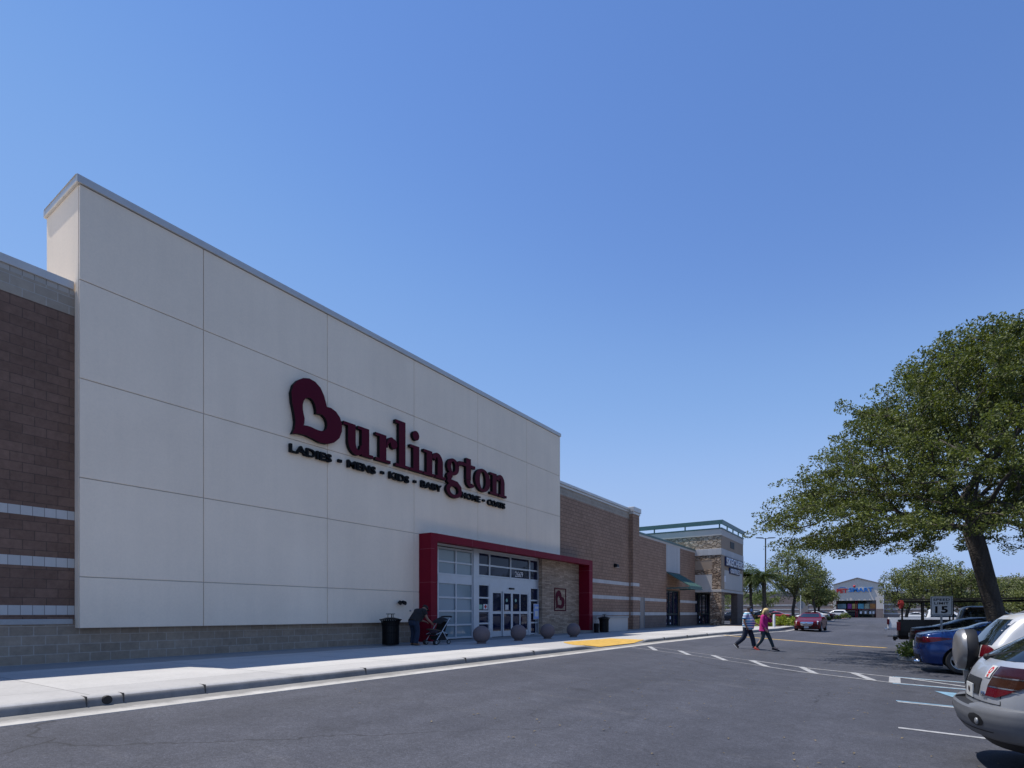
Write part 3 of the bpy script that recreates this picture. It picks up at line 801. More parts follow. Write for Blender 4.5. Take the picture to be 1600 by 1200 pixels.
def g_(m):
    Arc(m, 17.24, 6.91, (.37, .33), (.13, .22), 0, 360, 0, True)
    Arc(m, 17.30, 5.98, (.48, .30), (.26, .17), 0, 360, 1, True)
    Pl(m, [(16.90, 6.62), (17.12, 6.66), (17.20, 6.52), (17.10, 6.38), (16.92, 6.36), (16.84, 6.48)], 2)
    Pl(m, [(16.90, 6.40), (17.5, 6.36), (17.74, 6.18), (17.76, 5.98), (17.58, 6.02), (17.45, 6.18), (16.98, 6.20), (16.86, 6.28)], 3)
    Pl(m, [(17.48, 7.10), (17.60, 7.22), (17.90, 7.26), (17.90, 7.10), (17.66, 7.08), (17.56, 6.96)], 4)
def t_(m):
    R(m, 18.06, 6.58, 18.37, 7.46); R(m, 17.92, XH - .12, 18.66, XH, 1); Arc(m, 18.36, 6.56, (.30, .29), (.05, .16, .03), 180, 325, 2)
letter(u_); letter(r_); letter(l_); letter(i_); letter(lambda m: n_(m, 15.53)); letter(g_); letter(t_)
letter(lambda m: Arc(m, 19.19, 6.75, (.54, .49), (.21, .38), 0, 360, 0, True)); letter(lambda m: n_(m, 19.72))
for wd, y0, y1 in (('LADIES', 9.95, 11.43), ('MENS', 12.05, 13.24), ('KIDS', 13.86, 14.83), ('BABY', 15.46, 16.62), ('HOME', 17.84, 19.09), ('COATS', 19.62, 20.93)):
    link('tagline_word', text_mesh(wd, y1 - y0, .255, SF, .09, .028, x=y0, y=5.79), sign, [MT['sign_black']], True)
for yd in (11.75, 13.55, 15.14, 19.34):
    m = MB(); m.prism([(yd - .07, 5.88), (yd + .07, 5.88), (yd + .07, 5.97), (yd - .07, 5.97)], SF, .09); m.build('tagline_dot', MT['sign_black'], sign, world=True)
# ------------------------------------------------------------------ the shop with the stone corner tower
shop = thing('shop_building', 'brown block shop with green canopy and stone corner tower topped by a green rail', 'shop', (-16, 38, 0))
def sq(name, mb, mats, parent=shop, **kw):
    return mb.build(name, mats, parent, world=True, **kw)
TX, TY0, TY1 = -12.66, 51.5, 60.1
m = MB()
for y0, y1, z0, z1 in ((37.4, 38.2, .93, 6.55), (38.2, 39.05, 2.25, 6.55), (39.05, 43.7, .93, 6.55), (43.7, 47.15, 2.95, 4.4), (47.15, 51.5, .93, 6.55)):
    m.box(-45, LW, y0, y1, z0, z1)
sq('block_wall', m, [MT['brick_stain']])
boxes('base_course', [(LW - .5, LW + .012, y0, y1, -.3, .93) for y0, y1 in ((37.4, 38.2), (39.05, 43.7), (47.15, 52.0))] + [(LW - .5, LW, 56.7, 60, -.3, 3.0)], [MT['brick_low']], shop)
m = MB(); m.box(LW - .5, LW, 43.7, 47.15, 4.4, 6.55); sq('pale_panel', m, [MT['band']])
for z0, z1 in ((.935, 1.16), (1.98, 2.20)):
    boxes('white_band', [(LW - .1, LW + .016, y0, y1, z0, z1) for y0, y1 in ((37.4, 38.2), (39.05, 43.7), (47.15, 52.0), (56.7, 60))], [MT['band']], shop)
m = MB(); m.box(-45, LW + .02, 37.4, 51.5, 6.55, 6.70); sq('parapet_trim', m, [MT['pale_stucco']])
m = MB(); m.box(-45, LW + .06, 37.4, 51.5, 6.70, 6.84); sq('green_coping', m, [MT['green_metal']])
m = MB(); m.box(LW - .1, LW - .03, 38.2, 39.05, 0, 2.25); dr = sq('service_door', m, [MT['door_grey']])
m = MB(); m.box(LW - .03, LW + .03, 38.3, 38.36, 1.0, 1.1); m.box(LW - .03, LW + .01, 38.2, 38.25, 0, 2.25); m.box(LW - .03, LW + .01, 39.0, 39.05, 0, 2.25); sq('handle', m, [MT['gal']], dr)
MT['door_green'] = M('dark_green_frame', (.012, .03, .028), .5)
def shop_door(y0, y1, h, cols, x=LW - .25):
    m = MB(); n = len(cols) - 1
    for c in cols: m.box(x, x + .1, c - .045, c + .045, 0, h)
    for i in range(n):
        for z in (.06, 1.02, h - .06): m.box(x, x + .095, cols[i] + .045, cols[i + 1] - .045, z - .05, z + .05)
    d_ = sq('shop_door', m, [MT['door_green']])
    g_ = MB(); g_.box(x + .03, x + .045, y0, y1, 0, h); sq('pane', g_, [MT['glass']], d_)
    boxes('door_notice', [(x + .046, x + .05, c + e, c + .25, z0, z1) for c in (cols[0] + .35, cols[1] + .3) for e, z0, z1 in ((0, .6, .85), (.05, .2, .33))], [MT['sign_white']], d_)
shop_door(43.7, 47.15, 2.95, [43.75, 44.85, 45.95, 47.1])
boxes('shop_interior', [(-18, LW - .3, 43.7, 47.15, -.1, 2.95), (-18, LW - .3, 52, 56.7, -.1, 3.1)], [MT['black_plastic']], shop)
shop_door(52.0, 56.7, 3.0, [52.05, 53.2, 54.4, 55.6, 56.65])
# canopy over the door
aw = MB()
prof = [(LW, 4.36), (-13.12, 3.24), (-13.12, 3.06), (-13.17, 3.06), (-13.17, 3.20), (LW, 4.29)]
aw.loft([[(x, 43.82, z) for x, z in prof], [(x, 47.1, z) for x, z in prof]])
aw_o = sq('canopy', aw, [MT['awning']])
for y in frange(43.9, 47.0, 10):
    m = MB(); m.tube([(LW, y, 4.365), (-13.12, y, 3.245)], .016, 6); sq('canopy_seam', m, [MT['awning']], aw_o)
boxes('canopy_frame', [(LW, -13.17, 43.80, 43.88, 3.02, 3.12), (LW, -13.17, 47.04, 47.12, 3.02, 3.12), (-13.25, -13.06, 43.78, 47.14, 2.98, 3.06)], [MT['green_metal']], aw_o)
# tower
def tb(name, x0, x1, y0, y1, z0, z1, mat, **kw):
    m = MB(); m.box(x0, x1, y0, y1, z0, z1); return sq(name, m, [MT[mat]], **kw)
bx0 = -21.5
tb('tower_wall', bx0, TX - .02, TY0 + .02, TY1, 3.05, 8.15, 'tan_stucco')
tb('stone_facing', bx0, TX - .025, TY0 - .01, TY0 + .02, 6.84, 7.98, 'rock')
tb('pale_band', bx0 - .02, TX + .03, TY0 - .05, TY1 + .03, 7.98, 8.55, 'pale_stucco', bevel=.015)
tb('pale_band', bx0 - .02, TX + .04, TY0 - .06, TY1 + .04, 6.26, 6.83, 'band', bevel=.015)
tb('green_coping', bx0 - .05, TX + .08, TY0 - .10, TY1 + .08, 8.55, 8.65, 'green_metal')
boxes('stone_facing', [(-14.95, TX - .03, TY0 - .03, TY0 + .02, 5.82, 6.26), (-14.95, -13.45, TY0 - .03, TY0 + .02, 4.55, 4.98), (-13.45, TX - .03, TY0 - .03, TY0 + .02, 3.2, 5.82)], [MT['rock_dark']], shop)
tb('flat_panel', -14.95, -13.452, TY0 - .02, TY0 + .02, 4.98, 5.82, 'tan_stucco')
tb('pale_panel', -14.95, -13.452, TY0 - .022, TY0 + .02, 3.2, 4.55, 'pale_stucco')
tb('pale_band', -14.95, TX + .03, TY0 - .05, TY1 + .03, 2.98, 3.2, 'pale_stucco', bevel=.012)
tb('tower_front', TX - .02, TX + .01, TY0 + .0, TY1, 3.2, 6.26, 'tan_stucco')
tb('tower_front', TX - .02, TX + .01, TY0 + .0, TY1, 6.83, 7.98, 'tan_stucco')
tb('pale_panel', TX, TX + .05, 52.5, 59.5, 3.25, 4.98, 'pale_stucco')
tb('vent', TX, TX + .04, 54.7, 56.2, 7.15, 7.75, 'black_plastic')
tb('lit_box', TX, TX + .10, 52.42, 52.75, 3.9, 4.45, 'sign_white')
m = MB(); m.box(-13.62, TX + .02, TY0 - .04, TY0 + 1.0, -.2, 2.98); sq('corner_pillar', m, [MT['rock_dark']])
m = MB(); m.box(-13.25, TX + .02, 57.6, TY1, -.2, 2.98); sq('corner_pillar', m, [MT['brick_low']])
m = MB()      # rail standing off the parapet
for x in (bx0, -18.8, -15.9, TX - .2): m.box(x, x + .10, TY0 - .06, TY0 + .04, 8.65, 8.98)
for y in (53.6, 55.8, 58.0, 60.0): m.box(TX - .06, TX + .04, y, y + .1, 8.65, 8.98)
m.box(bx0 - .3, TX + .14, TY0 - .14, TY0 - .02, 8.95, 9.33); m.box(TX + .02, TX + .14, TY0 - .02, TY1 + .1, 8.95, 9.33)
sq('roof_rail', m, [MT['green_metal']])
tb('roof', -45, -21.5, 51.5, 60, -.2, 6.8, 'pale_stucco')
tb('roof_hatch', -17.2, -16.2, 46.5, 47.4, 6.84, 7.25, 'green_metal')
# lettering
sg = thing('shop_sign', 'white shop lettering on dark blue boxes on the shaded tower front', 'sign', (TX, 53, 5))
for wd, y0, y1, z0, z1 in (('SKECHERS', 52.7, 59.5, 5.42, 6.12), ('OUTLET', 54.2, 57.9, 4.80, 5.22)):
    m = MB(); m.box(TX + .011, TX + .16, y0 - .12, y1 + .12, z0 - .06, z1 + .06); m.build('sign_box', MT['sign_blue'], sg, world=True, bevel=.02)
    link('lettering', text_mesh(wd, y1 - y0, z1 - z0, fx(TX + .16), .05, .012, x=y0, y=z0, space=1.12), sg, [MT['sign_white']], True)

# ------------------------------------------------------------------ pet store across the end of the road
pet = thing('pet_store', 'pale gabled pet store front with long brown banded wings closing the end of the road', 'store', (-7, 150, .13))
def sr(name, mb, mats, parent=pet, **kw): return mb.build(name, mats, parent, world=True, **kw)
MT['far_brick'] = M_block('pinkish_brown_block', (0.27, 0.205, 0.175), (0.31, 0.24, 0.205), (0.24, 0.19, 0.165), w=.8, h=.4, var=.1)
Y0 = 150
boxes('wing_wall', [(-70, -11.7, Y0, 175, -.3, 6.1), (-2.0, 34, Y0, 175, -.3, 5.6)], [MT['far_brick']], pet)
boxes('wing_coping', [(-70, -11.7, Y0 - .1, 175, 6.1, 6.5), (-2.0, 34, Y0 - .1, 175, 5.6, 5.95)], [MT['pale_stucco']], pet)
boxes('pale_band', [(x0, x1, Y0 - .03, Y0, z, z + .28) for z in (.9, 1.9, 2.95) for x0, x1 in ((-70, -11.7), (-2, 34))], [MT['band']], pet)
m = MB(); m.box(-18.9, -17.0, Y0 - .06, Y0, .13, 3.2); sr('service_door', m, [MT['door_grey']])
g0 = [(-11.7, .1), (-11.15, .1), (-11.15, 4.0), (-3.4, 4.0), (-3.4, .1), (-2.05, .1), (-2.05, 7.45), (-6.98, 9.0), (-11.7, 7.6)]
m = MB(); m.prism(g0, fy(Y0 - .0), 1.2); sr('gable_front', m, [MT['gable']])
m = MB(); m.prism([(-11.85, 7.55), (-6.98, 9.0), (-1.9, 7.42), (-1.9, 7.58), (-6.98, 9.18), (-11.85, 7.72)], fy(Y0 + .1), 1.5); sr('gable_trim', m, [MT['door_grey']])
boxes('brick_pier', [(-3.42, -2.03, Y0 - 1.24, Y0, .1, 2.1), (-11.72, -11.13, Y0 - 1.24, Y0, .1, 2.1)], [MT['far_brick']], pet)
m = MB(); m.box(-11.15, -3.4, Y0 - .5, Y0 - .3, .1, 4.0); sr('shop_window', m, [MT['carglass']])
m = MB()
for x in (-11.1, -7.4, -7.1, -3.5): m.box(x, x + .14, Y0 - .62, Y0 - .5, .1, 4.0)
m.box(-11.1, -3.4, Y0 - .6, Y0 - .5, 1.95, 2.05); sr('window_frame', m, [MT['red_panel']])
for x0, x1, c in ((-8.9, -8.1, (.35, .05, .3)), (-8.0, -7.15, (.7, .5, .15)), (-6.9, -5.75, (.15, .5, .62)), (-5.6, -4.7, (.55, .55, .38)), (-4.6, -3.55, (.65, .27, .06)), (-10.9, -9.2, (.2, .32, .36))):
    mm = M('window_poster_paper', tuple(q * .6 for q in c), .5, 0, .35, 1.4); m = MB(); m.box(x0, x1, Y0 - .56, Y0 - .5, 2.15, 3.25); sr('window_poster', m, [mm])
boxes('window_poster', [(x, x + .35, Y0 - .54, Y0 - .5, 1.0, 1.55) for x in (-6.5, -5.6, -4.7, -4.1)], [MT['sign_white']], pet)
ps = thing('pet_store_sign', 'big red and blue lettering with a blue arc and red ball on the pale gable', 'sign', (-7, 148.7, 6))
MT['pet_blue'] = M('sign_blue_face', (.02, .19, .55), .4); 
SP = fy(Y0 - 1.2)
link('lettering', text_mesh('PET', 2.15, .92, SP, .2, .03, x=-11.0, y=5.75), ps, [MT['red_paint']], True)
link('lettering', text_mesh('SMART', 4.7, .95, SP, .2, .03, x=-8.65, y=5.9), ps, [MT['pet_blue']], True)
m = MB(); A = [(-9.9 + .85 * math.cos(t), 6.66 + .42 * math.sin(t)) for t in frange(0, PI, 14)]; B = [(-9.9 + .75 * math.cos(t), 6.66 + .30 * math.sin(t)) for t in frange(0, PI, 14)]
m.ring(A, B, SP, .15, closed=False); m.build('arc', MT['pet_blue'], ps, world=True)
m = MB(); m.sphere((-7.55, Y0 - 1.25, 7.18), .26, 12, 8); m.build('ball', MT['red_paint'], ps, world=True)
far = thing('distant_building', 'low olive grey building with a flat parapet rising behind the right hand trees', 'building', (20, 190, 0))
m = MB(); m.box(10.6, 36, 190, 215, -.5, 9.9); m.build('wall', MT['tan_stucco'], far, world=True)
m = MB(); m.box(10.4, 36.2, 189.8, 215.2, 9.9, 10.3); m.build('coping', MT['pale_stucco'], far, world=True)
m = MB(); m.box(10.8, 14.3, 189.7, 196, 10.3, 11.0); m.build('parapet_block', MT['pale_stucco'], far, world=True)

# ------------------------------------------------------------------ street furniture on the walk
balls = [(-12.15, 15.95), (-12.2, 18.4), (-12.15, 20.55), (-12.0, 22.6)]
bl = ['concrete ball bollard nearest the stroller, in front of the pale filmed window', 'concrete ball bollard standing in front of the sliding doors', 'concrete ball bollard by the left end of the stone wall', 'concrete ball bollard by the yellow ramp, nearest the right red pillar']
for (x, y), lb in zip(balls, bl):
    t = thing('ball_bollard', lb, 'bollard', (x, y, 0), 0, 'concrete balls along the entrance')
    m = MB(); m.sphere((0, 0, .325), .31, 40, 24); m.build('ball', MT['sphere'], t, smooth=180)
    m = MB(); m.lathe([(.17, 0), (.17, .03), (.15, .05)], 28); m.build('base_ring', MT['sphere'], t)

def litter_bin(loc, label, h=.86, r=.27):
    t = thing('litter_bin', label, 'trash can', loc)
    m = MB()
    for i in range(30):
        a = 2 * PI * i / 30; ca, sa = math.cos(a), math.sin(a); w_ = .017
        rr = [(r, .03), (r, h * .78), (r + .035, h * .93), (r + .085, h)]
        pts = []
        for q, z in rr:
            pts.append([(q * ca - w_ * sa, q * sa + w_ * ca, z), (q * ca + w_ * sa, q * sa - w_ * ca, z), ((q + .01) * ca + w_ * sa, (q + .01) * sa - w_ * ca, z), ((q + .01) * ca - w_ * sa, (q + .01) * sa + w_ * ca, z)])
        m.loft(pts)
    m.build('slat', MT['black_metal'], t)
    m = MB()
    for z, rr in ((.05, r - .005), (h * .5, r - .005), (h * .78, r - .005)): m.lathe([(rr - .012, z - .02), (rr, z - .02), (rr, z + .02), (rr - .012, z + .02)], 32, closed=True)
    m.lathe([(r + .05, h), (r + .10, h), (r + .105, h + .02), (r + .05, h + .02)], 32, closed=True); m.build('hoop', MT['black_metal'], t)
    m = MB(); m.lathe([(.001, .04), (r - .02, .04), (r - .02, h - .02), (r - .05, h - .02), (r - .05, .3), (.001, .3)], 32); m.build('liner', MT['black_plastic'], t)
    m = MB(); m.lathe([(r + .06, h + .02), (r - .08, h + .06), (.12, h + .075), (.12, h + .05)], 32)
    m.tube([(0, -.12, h + .05), (0, -.12, h + .19), (0, .12, h + .19), (0, .12, h + .05)], .012, 8); m.box(-.07, .07, -.14, .14, h + .185, h + .205)
    m.tube([(0, .05, h + .05), (0, .05, h + .19)], .016, 8); m.build('lid', MT['black_metal'], t)
    return t
litter_bin((-14.0, 13.35, 0), 'black slatted metal trash can standing beside the bending man')
litter_bin((-13.45, 28.95, 0), 'black slatted metal trash can in front of the low grey wall past the red pillar', .82, .25)
lw = thing('low_wall', 'low grey block wall with a pale cap standing before the brown block wall', 'wall', (-14, 31, 0))
m = MB(); m.box(-14.2, -13.95, 28.95, 33.55, -.1, .80); m.build('wall', MT['pale_stucco'], lw, world=True)
m = MB(); m.box(-14.25, -13.90, 28.90, 33.60, .80, .90); m.build('cap', MT['sill'], lw, world=True, bevel=.01)
m = MB(); m.lathe([(.001, .52), (.12, .52), (.15, .48), (.13, 0.0), (.001, 0)], 24, 'z', (-13.7, 28.5 + .0, 0)); 
tag(m.build('ash_urn', MT['black_metal'], smooth=30), 'squat black urn standing against the red pillar end', 'urn')
# ------------------------------------------------------------------ vehicles, built from horizontal slices
class Shell:
    """levels: (z, x_rear, x_front, half_width, rear_curve, front_curve)"""
    def __init__(self, levels, n=2.7):
        self.L = levels; self.n = n
    def at(self, z):
        L = self.L
        if z <= L[0][0]: return L[0][1:]
        for a, b in zip(L, L[1:]):
            if z <= b[0]:
                t = (z - a[0]) / (b[0] - a[0])
                return tuple(p + (q - p) * t for p, q in zip(a[1:], b[1:]))
        return L[-1][1:]
    def half(self, x, z):
        xr, xf, hw, rr, rf = self.at(z); n = self.n
        hw = hw * (1 - .045 * abs((x - (xr + xf) / 2) / ((xf - xr) / 2)) ** 4) if xf > xr else hw
        if x < xr + rr: t = min(1, (xr + rr - x) / rr)
        elif x > xf - rf: t = min(1, (x - xf + rf) / rf)
        else: return hw
        return hw * (1 - t ** n) ** (1 / n)
    def rear(self, y, z):
        xr, xf, hw, rr, rf = self.at(z); n = self.n
        q = min(1, abs(y) / (hw * .955)); return xr + rr * (1 - (1 - q ** n) ** (1 / n))
    def front(self, y, z):
        xr, xf, hw, rr, rf = self.at(z); n = self.n
        q = min(1, abs(y) / (hw * .955)); return xf - rf * (1 - (1 - q ** n) ** (1 / n))
    def ring(self, z, ns=22, nc=10):
        xr, xf, hw, rr, rf = self.at(z); n = self.n
        xs = []
        for i in range(nc): xs.append(xr + rr * (1 - math.cos(PI / 2 * i / nc)))
        for i in range(ns + 1): xs.append(xr + rr + (xf - rf - xr - rr) * i / ns)
        for i in range(1, nc + 1): xs.append(xf - rf + rf * math.sin(PI / 2 * i / nc))
        right = [(x, -self.half(x, z), z) for x in xs]
        left = [(x, self.half(x, z), z) for x in reversed(xs[1:-1])]
        return right + left
    def mesh(self, mb, zs, mi=0):
        mb.loft([self.ring(z) for z in zs], mi)
    def zs(self, step=.05):
        out = []
        for a, b in zip(self.L, self.L[1:]):
            k = max(1, round((b[0] - a[0]) / step))
            out += [a[0] + (b[0] - a[0]) * i / k for i in range(k)]
        return out + [self.L[-1][0]]

def poly_rows(poly, nr=10, nc=10):
    """convex-ish outline (u,z) -> grid of points filling it"""
    z0 = min(p[1] for p in poly) + 1e-4; z1 = max(p[1] for p in poly) - 1e-4
    rows = []
    for i in range(nr + 1):
        z = z0 + (z1 - z0) * i / nr; xs = []
        for (a, b), (c, d) in zip(poly, poly[1:] + poly[:1]):
            if (b - z) * (d - z) <= 0 and abs(b - d) > 1e-9: xs.append(a + (c - a) * (z - b) / (d - b))
        lo, hi = min(xs), max(xs)
        rows.append([(lo + (hi - lo) * j / nc, z) for j in range(nc + 1)])
    return rows

def patch(sh, where, poly, off=.004, t=.0, mi=0, mb=None):
    m = mb or MB(); rows = poly_rows(poly); P = []
    for r in rows:
        q = []
        for u, z in r:
            if where == 'right': q.append((u, -(sh.half(u, z) + off), z))
            elif where == 'left': q.append((u, sh.half(u, z) + off, z))
            elif where == 'rear': q.append((sh.rear(u, z) - off, u, z + off * .3))
            else: q.append((sh.front(u, z) + off, u, z + off * .3))
        P.append(q)
    m.grid(P, mi)
    return m

def seam(sh, where, pts, w=.009, off=.003, mb=None):
    m = mb or MB()
    for (a, b), (c, d) in zip(pts, pts[1:]):
        L = math.hypot(c - a, d - b); k = max(1, int(L / .06)); nx, nz = -(d - b) / L * w / 2, (c - a) / L * w / 2
        P = []
        for i in range(k + 1):
            u, z = a + (c - a) * i / k, b + (d - b) * i / k; q = []
            for s in (-1, 1):
                uu, zz = u + nx * s, z + nz * s
                if where == 'right': q.append((uu, -(sh.half(uu, zz) + off), zz))
                elif where == 'left': q.append((uu, sh.half(uu, zz) + off, zz))
                elif where == 'rear': q.append((sh.rear(uu, zz) - off, uu, zz))
                else: q.append((sh.front(uu, zz) + off, uu, zz))
            P.append(q)
        m.grid(P)
    return m

def wheel(parent, x, y, r, side, w=.2, rimr=.68):
    s = side
    m = MB(); prof = [(r * rimr, -.5), (r * .93, -.5), (r * .99, -.38), (r, -.2), (r, .2), (r * .99, .38), (r * .93, .5), (r * rimr, .5)]
    m.lathe([(a, b * w) for a, b in prof], 36, 'y')
    o = m.build('wheel', MT['tyre'], parent, smooth=35); o.location = (x, y, r)
    m = MB(); R_ = r * rimr
    m.lathe([(R_ * 1.0, s * w * .48), (R_ * .93, s * w * .46), (R_ * .9, s * w * .2), (R_ * .9, -s * w * .4)], 32, 'y')
    for i in range(5):
        a = 2 * PI * i / 5 + .3
        d = Vector((math.cos(a), 0, math.sin(a))); e = Vector((-math.sin(a), 0, math.cos(a)))
        q = []
        for rr, hw, yy in ((.05, .055, .42), (R_ * .92, .035, .40)):
            q.append([d * rr + e * hw + Vector((0, s * w * yy, 0)), d * rr - e * hw + Vector((0, s * w * yy, 0)), d * rr - e * hw * .7 + Vector((0, s * w * (yy - .2), 0)), d * rr + e * hw * .7 + Vector((0, s * w * (yy - .2), 0))])
        m.loft([[tuple(p) for p in k] for k in q])
    m.lathe([(.001, s * w * .46), (.05, s * w * .46), (.06, s * w * .38)], 16, 'y')
    m.build('rim', MT['rim'], o, smooth=35)
    return o

def make_car(name, label, cat, loc, rz_, S, group=None):
    """S: spec; local x 0 = rear bumper, +x = front"""
    t = thing(name, label, cat, loc, rz_, group)
    sh = Shell(S['levels'], S.get('n', 2.7)); L = S['L']; paint = S['paint']
    full = S.get('full', True)
    m = MB(); sh.mesh(m, sh.zs(.05 if full else .1))
    body = m.build('body', [paint, MT['black_plastic']], t)
    R_ = S.get('wheel', .32); ws = S['wheels']; tw = S.get('track', .78)
    if full:      # wheel openings
        cut = MB()
        for x in ws:
            cut.lathe([(.001, -1.2), (R_ + .06, -1.2), (R_ + .06, 1.2), (.001, 1.2)], 40, 'y', (x, 0, R_))
        co = cut.build('cutter', MT['black_plastic'])
        md = body.modifiers.new('cut', 'BOOLEAN'); md.object = co; md.operation = 'DIFFERENCE'; md.solver = 'EXACT'
        co.location = loc; co.rotation_euler = (0, 0, rz_)
        me = evaluated(body, 'body'); body.modifiers.clear(); body.data = me
        bpy.data.objects.remove(co)
        well = MB(); well.box(ws[0] - R_ - .1, ws[1] + R_ + .1, -.62, .62, .2, .6)
        well.build('underbody', MT['black_plastic'], t)
    smooth_me(body.data, 38)
    for x in ws:
        for s in (-1, 1):
            if full: wheel(t, x, s * tw, R_, s)
            else:
                q = MB(); q.lathe([(.001, -.11), (R_, -.11), (R_, .11), (.001, .11)], 20, 'y'); q.build('wheel', MT['tyre'], t).location = (x, s * tw, R_)
    for w_, pl in S.get('side_glass', ()):
        for s in ('right', 'left'): patch(sh, s, pl, .006).build(w_, MT['carglass'], t, smooth=180)
    if 'rear_glass' in S: patch(sh, 'rear', S['rear_glass'], .007).build('rear_window', MT['carglass'], t, smooth=180)
    if 'front_glass' in S: patch(sh, 'front', S['front_glass'], .007).build('windscreen', MT['carglass'], t, smooth=180)
    for nm, where, pl, mat, off in S.get('patches', ()):
        patch(sh, where, pl, off).build(nm, mat if not isinstance(mat, str) else MT[mat], t, smooth=180)
    if 'seams' in S:
        m = MB()
        for where, pts in S['seams']: seam(sh, where, pts, mb=m)
        m.build('panel_gap', MT['black_plastic'], t)
    if 'mirror' in S:
        x, z = S['mirror']
        for s in (-1, 1):
            m = MB(); y = s * (sh.half(x, z) + .10); m.sphere((x, y, z), .1, 14, 10, 0, (.6, 1.1, .75)); m.build('mirror', paint, t, smooth=180)
    if 'plate' in S:
        z, u = S['plate']
        m = MB(); x = sh.rear(u, z); m.box(x - .02, x - .008, u - .15, u + .15, z - .075, z + .075); p_ = m.build('licence_plate', MT['plate'], t)
    t['_'] = 0; del t['_']
    return t, sh

def mirror_u(poly): return [(-u, z) for u, z in poly]

def sedan_levels(L=4.75, hw=.9, H=1.45, trunk=1.04, hood=.98):
    return [(.17, .32, L - .30, hw - .14, .35, .5), (.24, .10, L - .12, hw - .05, .38, .55), (.42, .03, L - .02, hw - .01, .42, .75), (.58, .0, L, hw, .42, .8), (.72, .03, L - .04, hw - .01, .4, .8), (.80, .04, L - .22, hw - .012, .36, .8), (.88, .05, L - .62, hw - .02, .34, .7), (hood - .02, .07, L - 1.12, hw - .04, .32, .5), (hood + .02, .09, L - 1.36, hw - .06, .30, .4), (trunk, .34, L - 1.46, hw - .085, .35, .38), (trunk + .03, .62, L - 1.52, hw - .10, .35, .36), (H - .20, 1.18, L - 1.98, hw - .22, .35, .36), (H - .09, 1.45, L - 2.25, hw - .29, .4, .4), (H - .03, 1.75, L - 2.5, hw - .38, .4, .4), (H, 2.1, L - 2.75, hw - .56, .3, .3)]
MT['pt_blue'] = M_paint('metallic_blue_paint', (0.005, 0.034, 0.15), .3, .25)
MT['pt_silver'] = M_paint('silver_paint', (0.46, 0.48, 0.51), .45, .32)
MT['pt_white'] = M_paint('white_car_paint', (0.68, 0.68, 0.67), 0, .3)
MT['pt_pearl'] = M_paint('pearl_silver_paint', (0.55, 0.55, 0.54), .2, .32)
MT['pt_cover'] = M_paint('grey_cover_paint', (0.24, 0.235, 0.23), .5, .35)
MT['pt_red'] = M_paint('deep_red_paint', (0.11, 0.001, 0.005), .0, .3)
MT['pt_red2'] = M_paint('bright_red_paint', (0.35, 0.015, 0.02), 0, .3)
MT['pt_black'] = M_paint('black_car_paint', (0.004, 0.004, 0.005), 0, .3)
MT['pt_navy'] = M_paint('dark_navy_paint', (0.012, 0.016, 0.03), .2, .25)
MT['pt_grey'] = M_paint('grey_car_paint', (0.12, 0.125, 0.13), .4, .3)
for n_ in list(MT['pt_black'].node_tree.nodes) + list(MT['pt_red'].node_tree.nodes):
    if n_.type == 'BSDF_PRINCIPLED': n_.inputs['Specular IOR Level'].default_value = .22; n_.inputs['Coat Weight'].default_value = .12
def G(x, y): return (x, y, rz(x, y))

# --- the near silver hatchback with grey lower cladding
vib = dict(L=4.35, n=2.6, paint=MT['pt_silver'], wheel=.33, wheels=(.86, 3.46), track=.77,
    levels=[(.40, .10, 4.3, .83, .42, .7), (.55, .085, 4.33, .875, .42, .75), (.70, .085, 4.33, .885, .42, .75), (.82, .11, 4.22, .885, .42, .75), (.92, .15, 3.9, .875, .40, .7), (1.0, .20, 3.35, .86, .38, .5), (1.05, .25, 3.12, .84, .36, .42), (1.22, .50, 2.72, .755, .34, .4), (1.40, .78, 2.32, .655, .33, .4), (1.47, .84, 2.12, .60, .36, .42), (1.52, .98, 1.95, .52, .36, .4), (1.545, 1.25, 1.75, .36, .25, .25)],
    side_glass=[('side_window', [(1.02, 1.06), (1.02, 1.12), (1.28, 1.40), (2.06, 1.42), (2.88, 1.08)])],
    rear_glass=[(-.70, 1.055), (.70, 1.055), (.60, 1.25), (.515, 1.405), (-.515, 1.405), (-.60, 1.25)],
    front_glass=[(-.70, 1.08), (.70, 1.08), (.55, 1.42), (-.55, 1.42)], mirror=(2.75, 1.08))
car, sh = make_car('parked_car', 'nearest silver hatchback with grey bumper cladding and a white sticker by its tail light', 'car', (.575, 7.60, rz(.62, 7.62) + .05), math.radians(5), vib, 'cars parked along the row')
car.location.z += .0
clad = Shell([(.27, .16, 4.2, .76, .5, .7), (.32, .05, 4.30, .86, .5, .8), (.40, .0, 4.36, .90, .5, .85), (.50, -.03, 4.38, .912, .5, .85), (.58, -.03, 4.38, .912, .5, .85), (.615, .0, 4.36, .905, .48, .85), (.63, .07, 4.30, .88, .46, .8)], 2.5)
m = MB(); clad.mesh(m, clad.zs(.03)); bp = m.build('bumper', [MT['grey_plastic'], MT['black_plastic']], car)
cut = MB()
for x in (.86, 3.46): cut.lathe([(.001, -1.2), (.40, -1.2), (.40, 1.2), (.001, 1.2)], 40, 'y', (x, 0, .33))
cut.box(-.2, .12, -.34, .34, .60, .75)
co = cut.build('cutter', MT['black_plastic']); co.location = car.location; co.rotation_euler = car.rotation_euler
md = bp.modifiers.new('cut', 'BOOLEAN'); md.object = co; md.solver = 'EXACT'
me = evaluated(bp, 'bumper'); bp.modifiers.clear(); bp.data = me; bpy.data.objects.remove(co); smooth_me(me, 38)
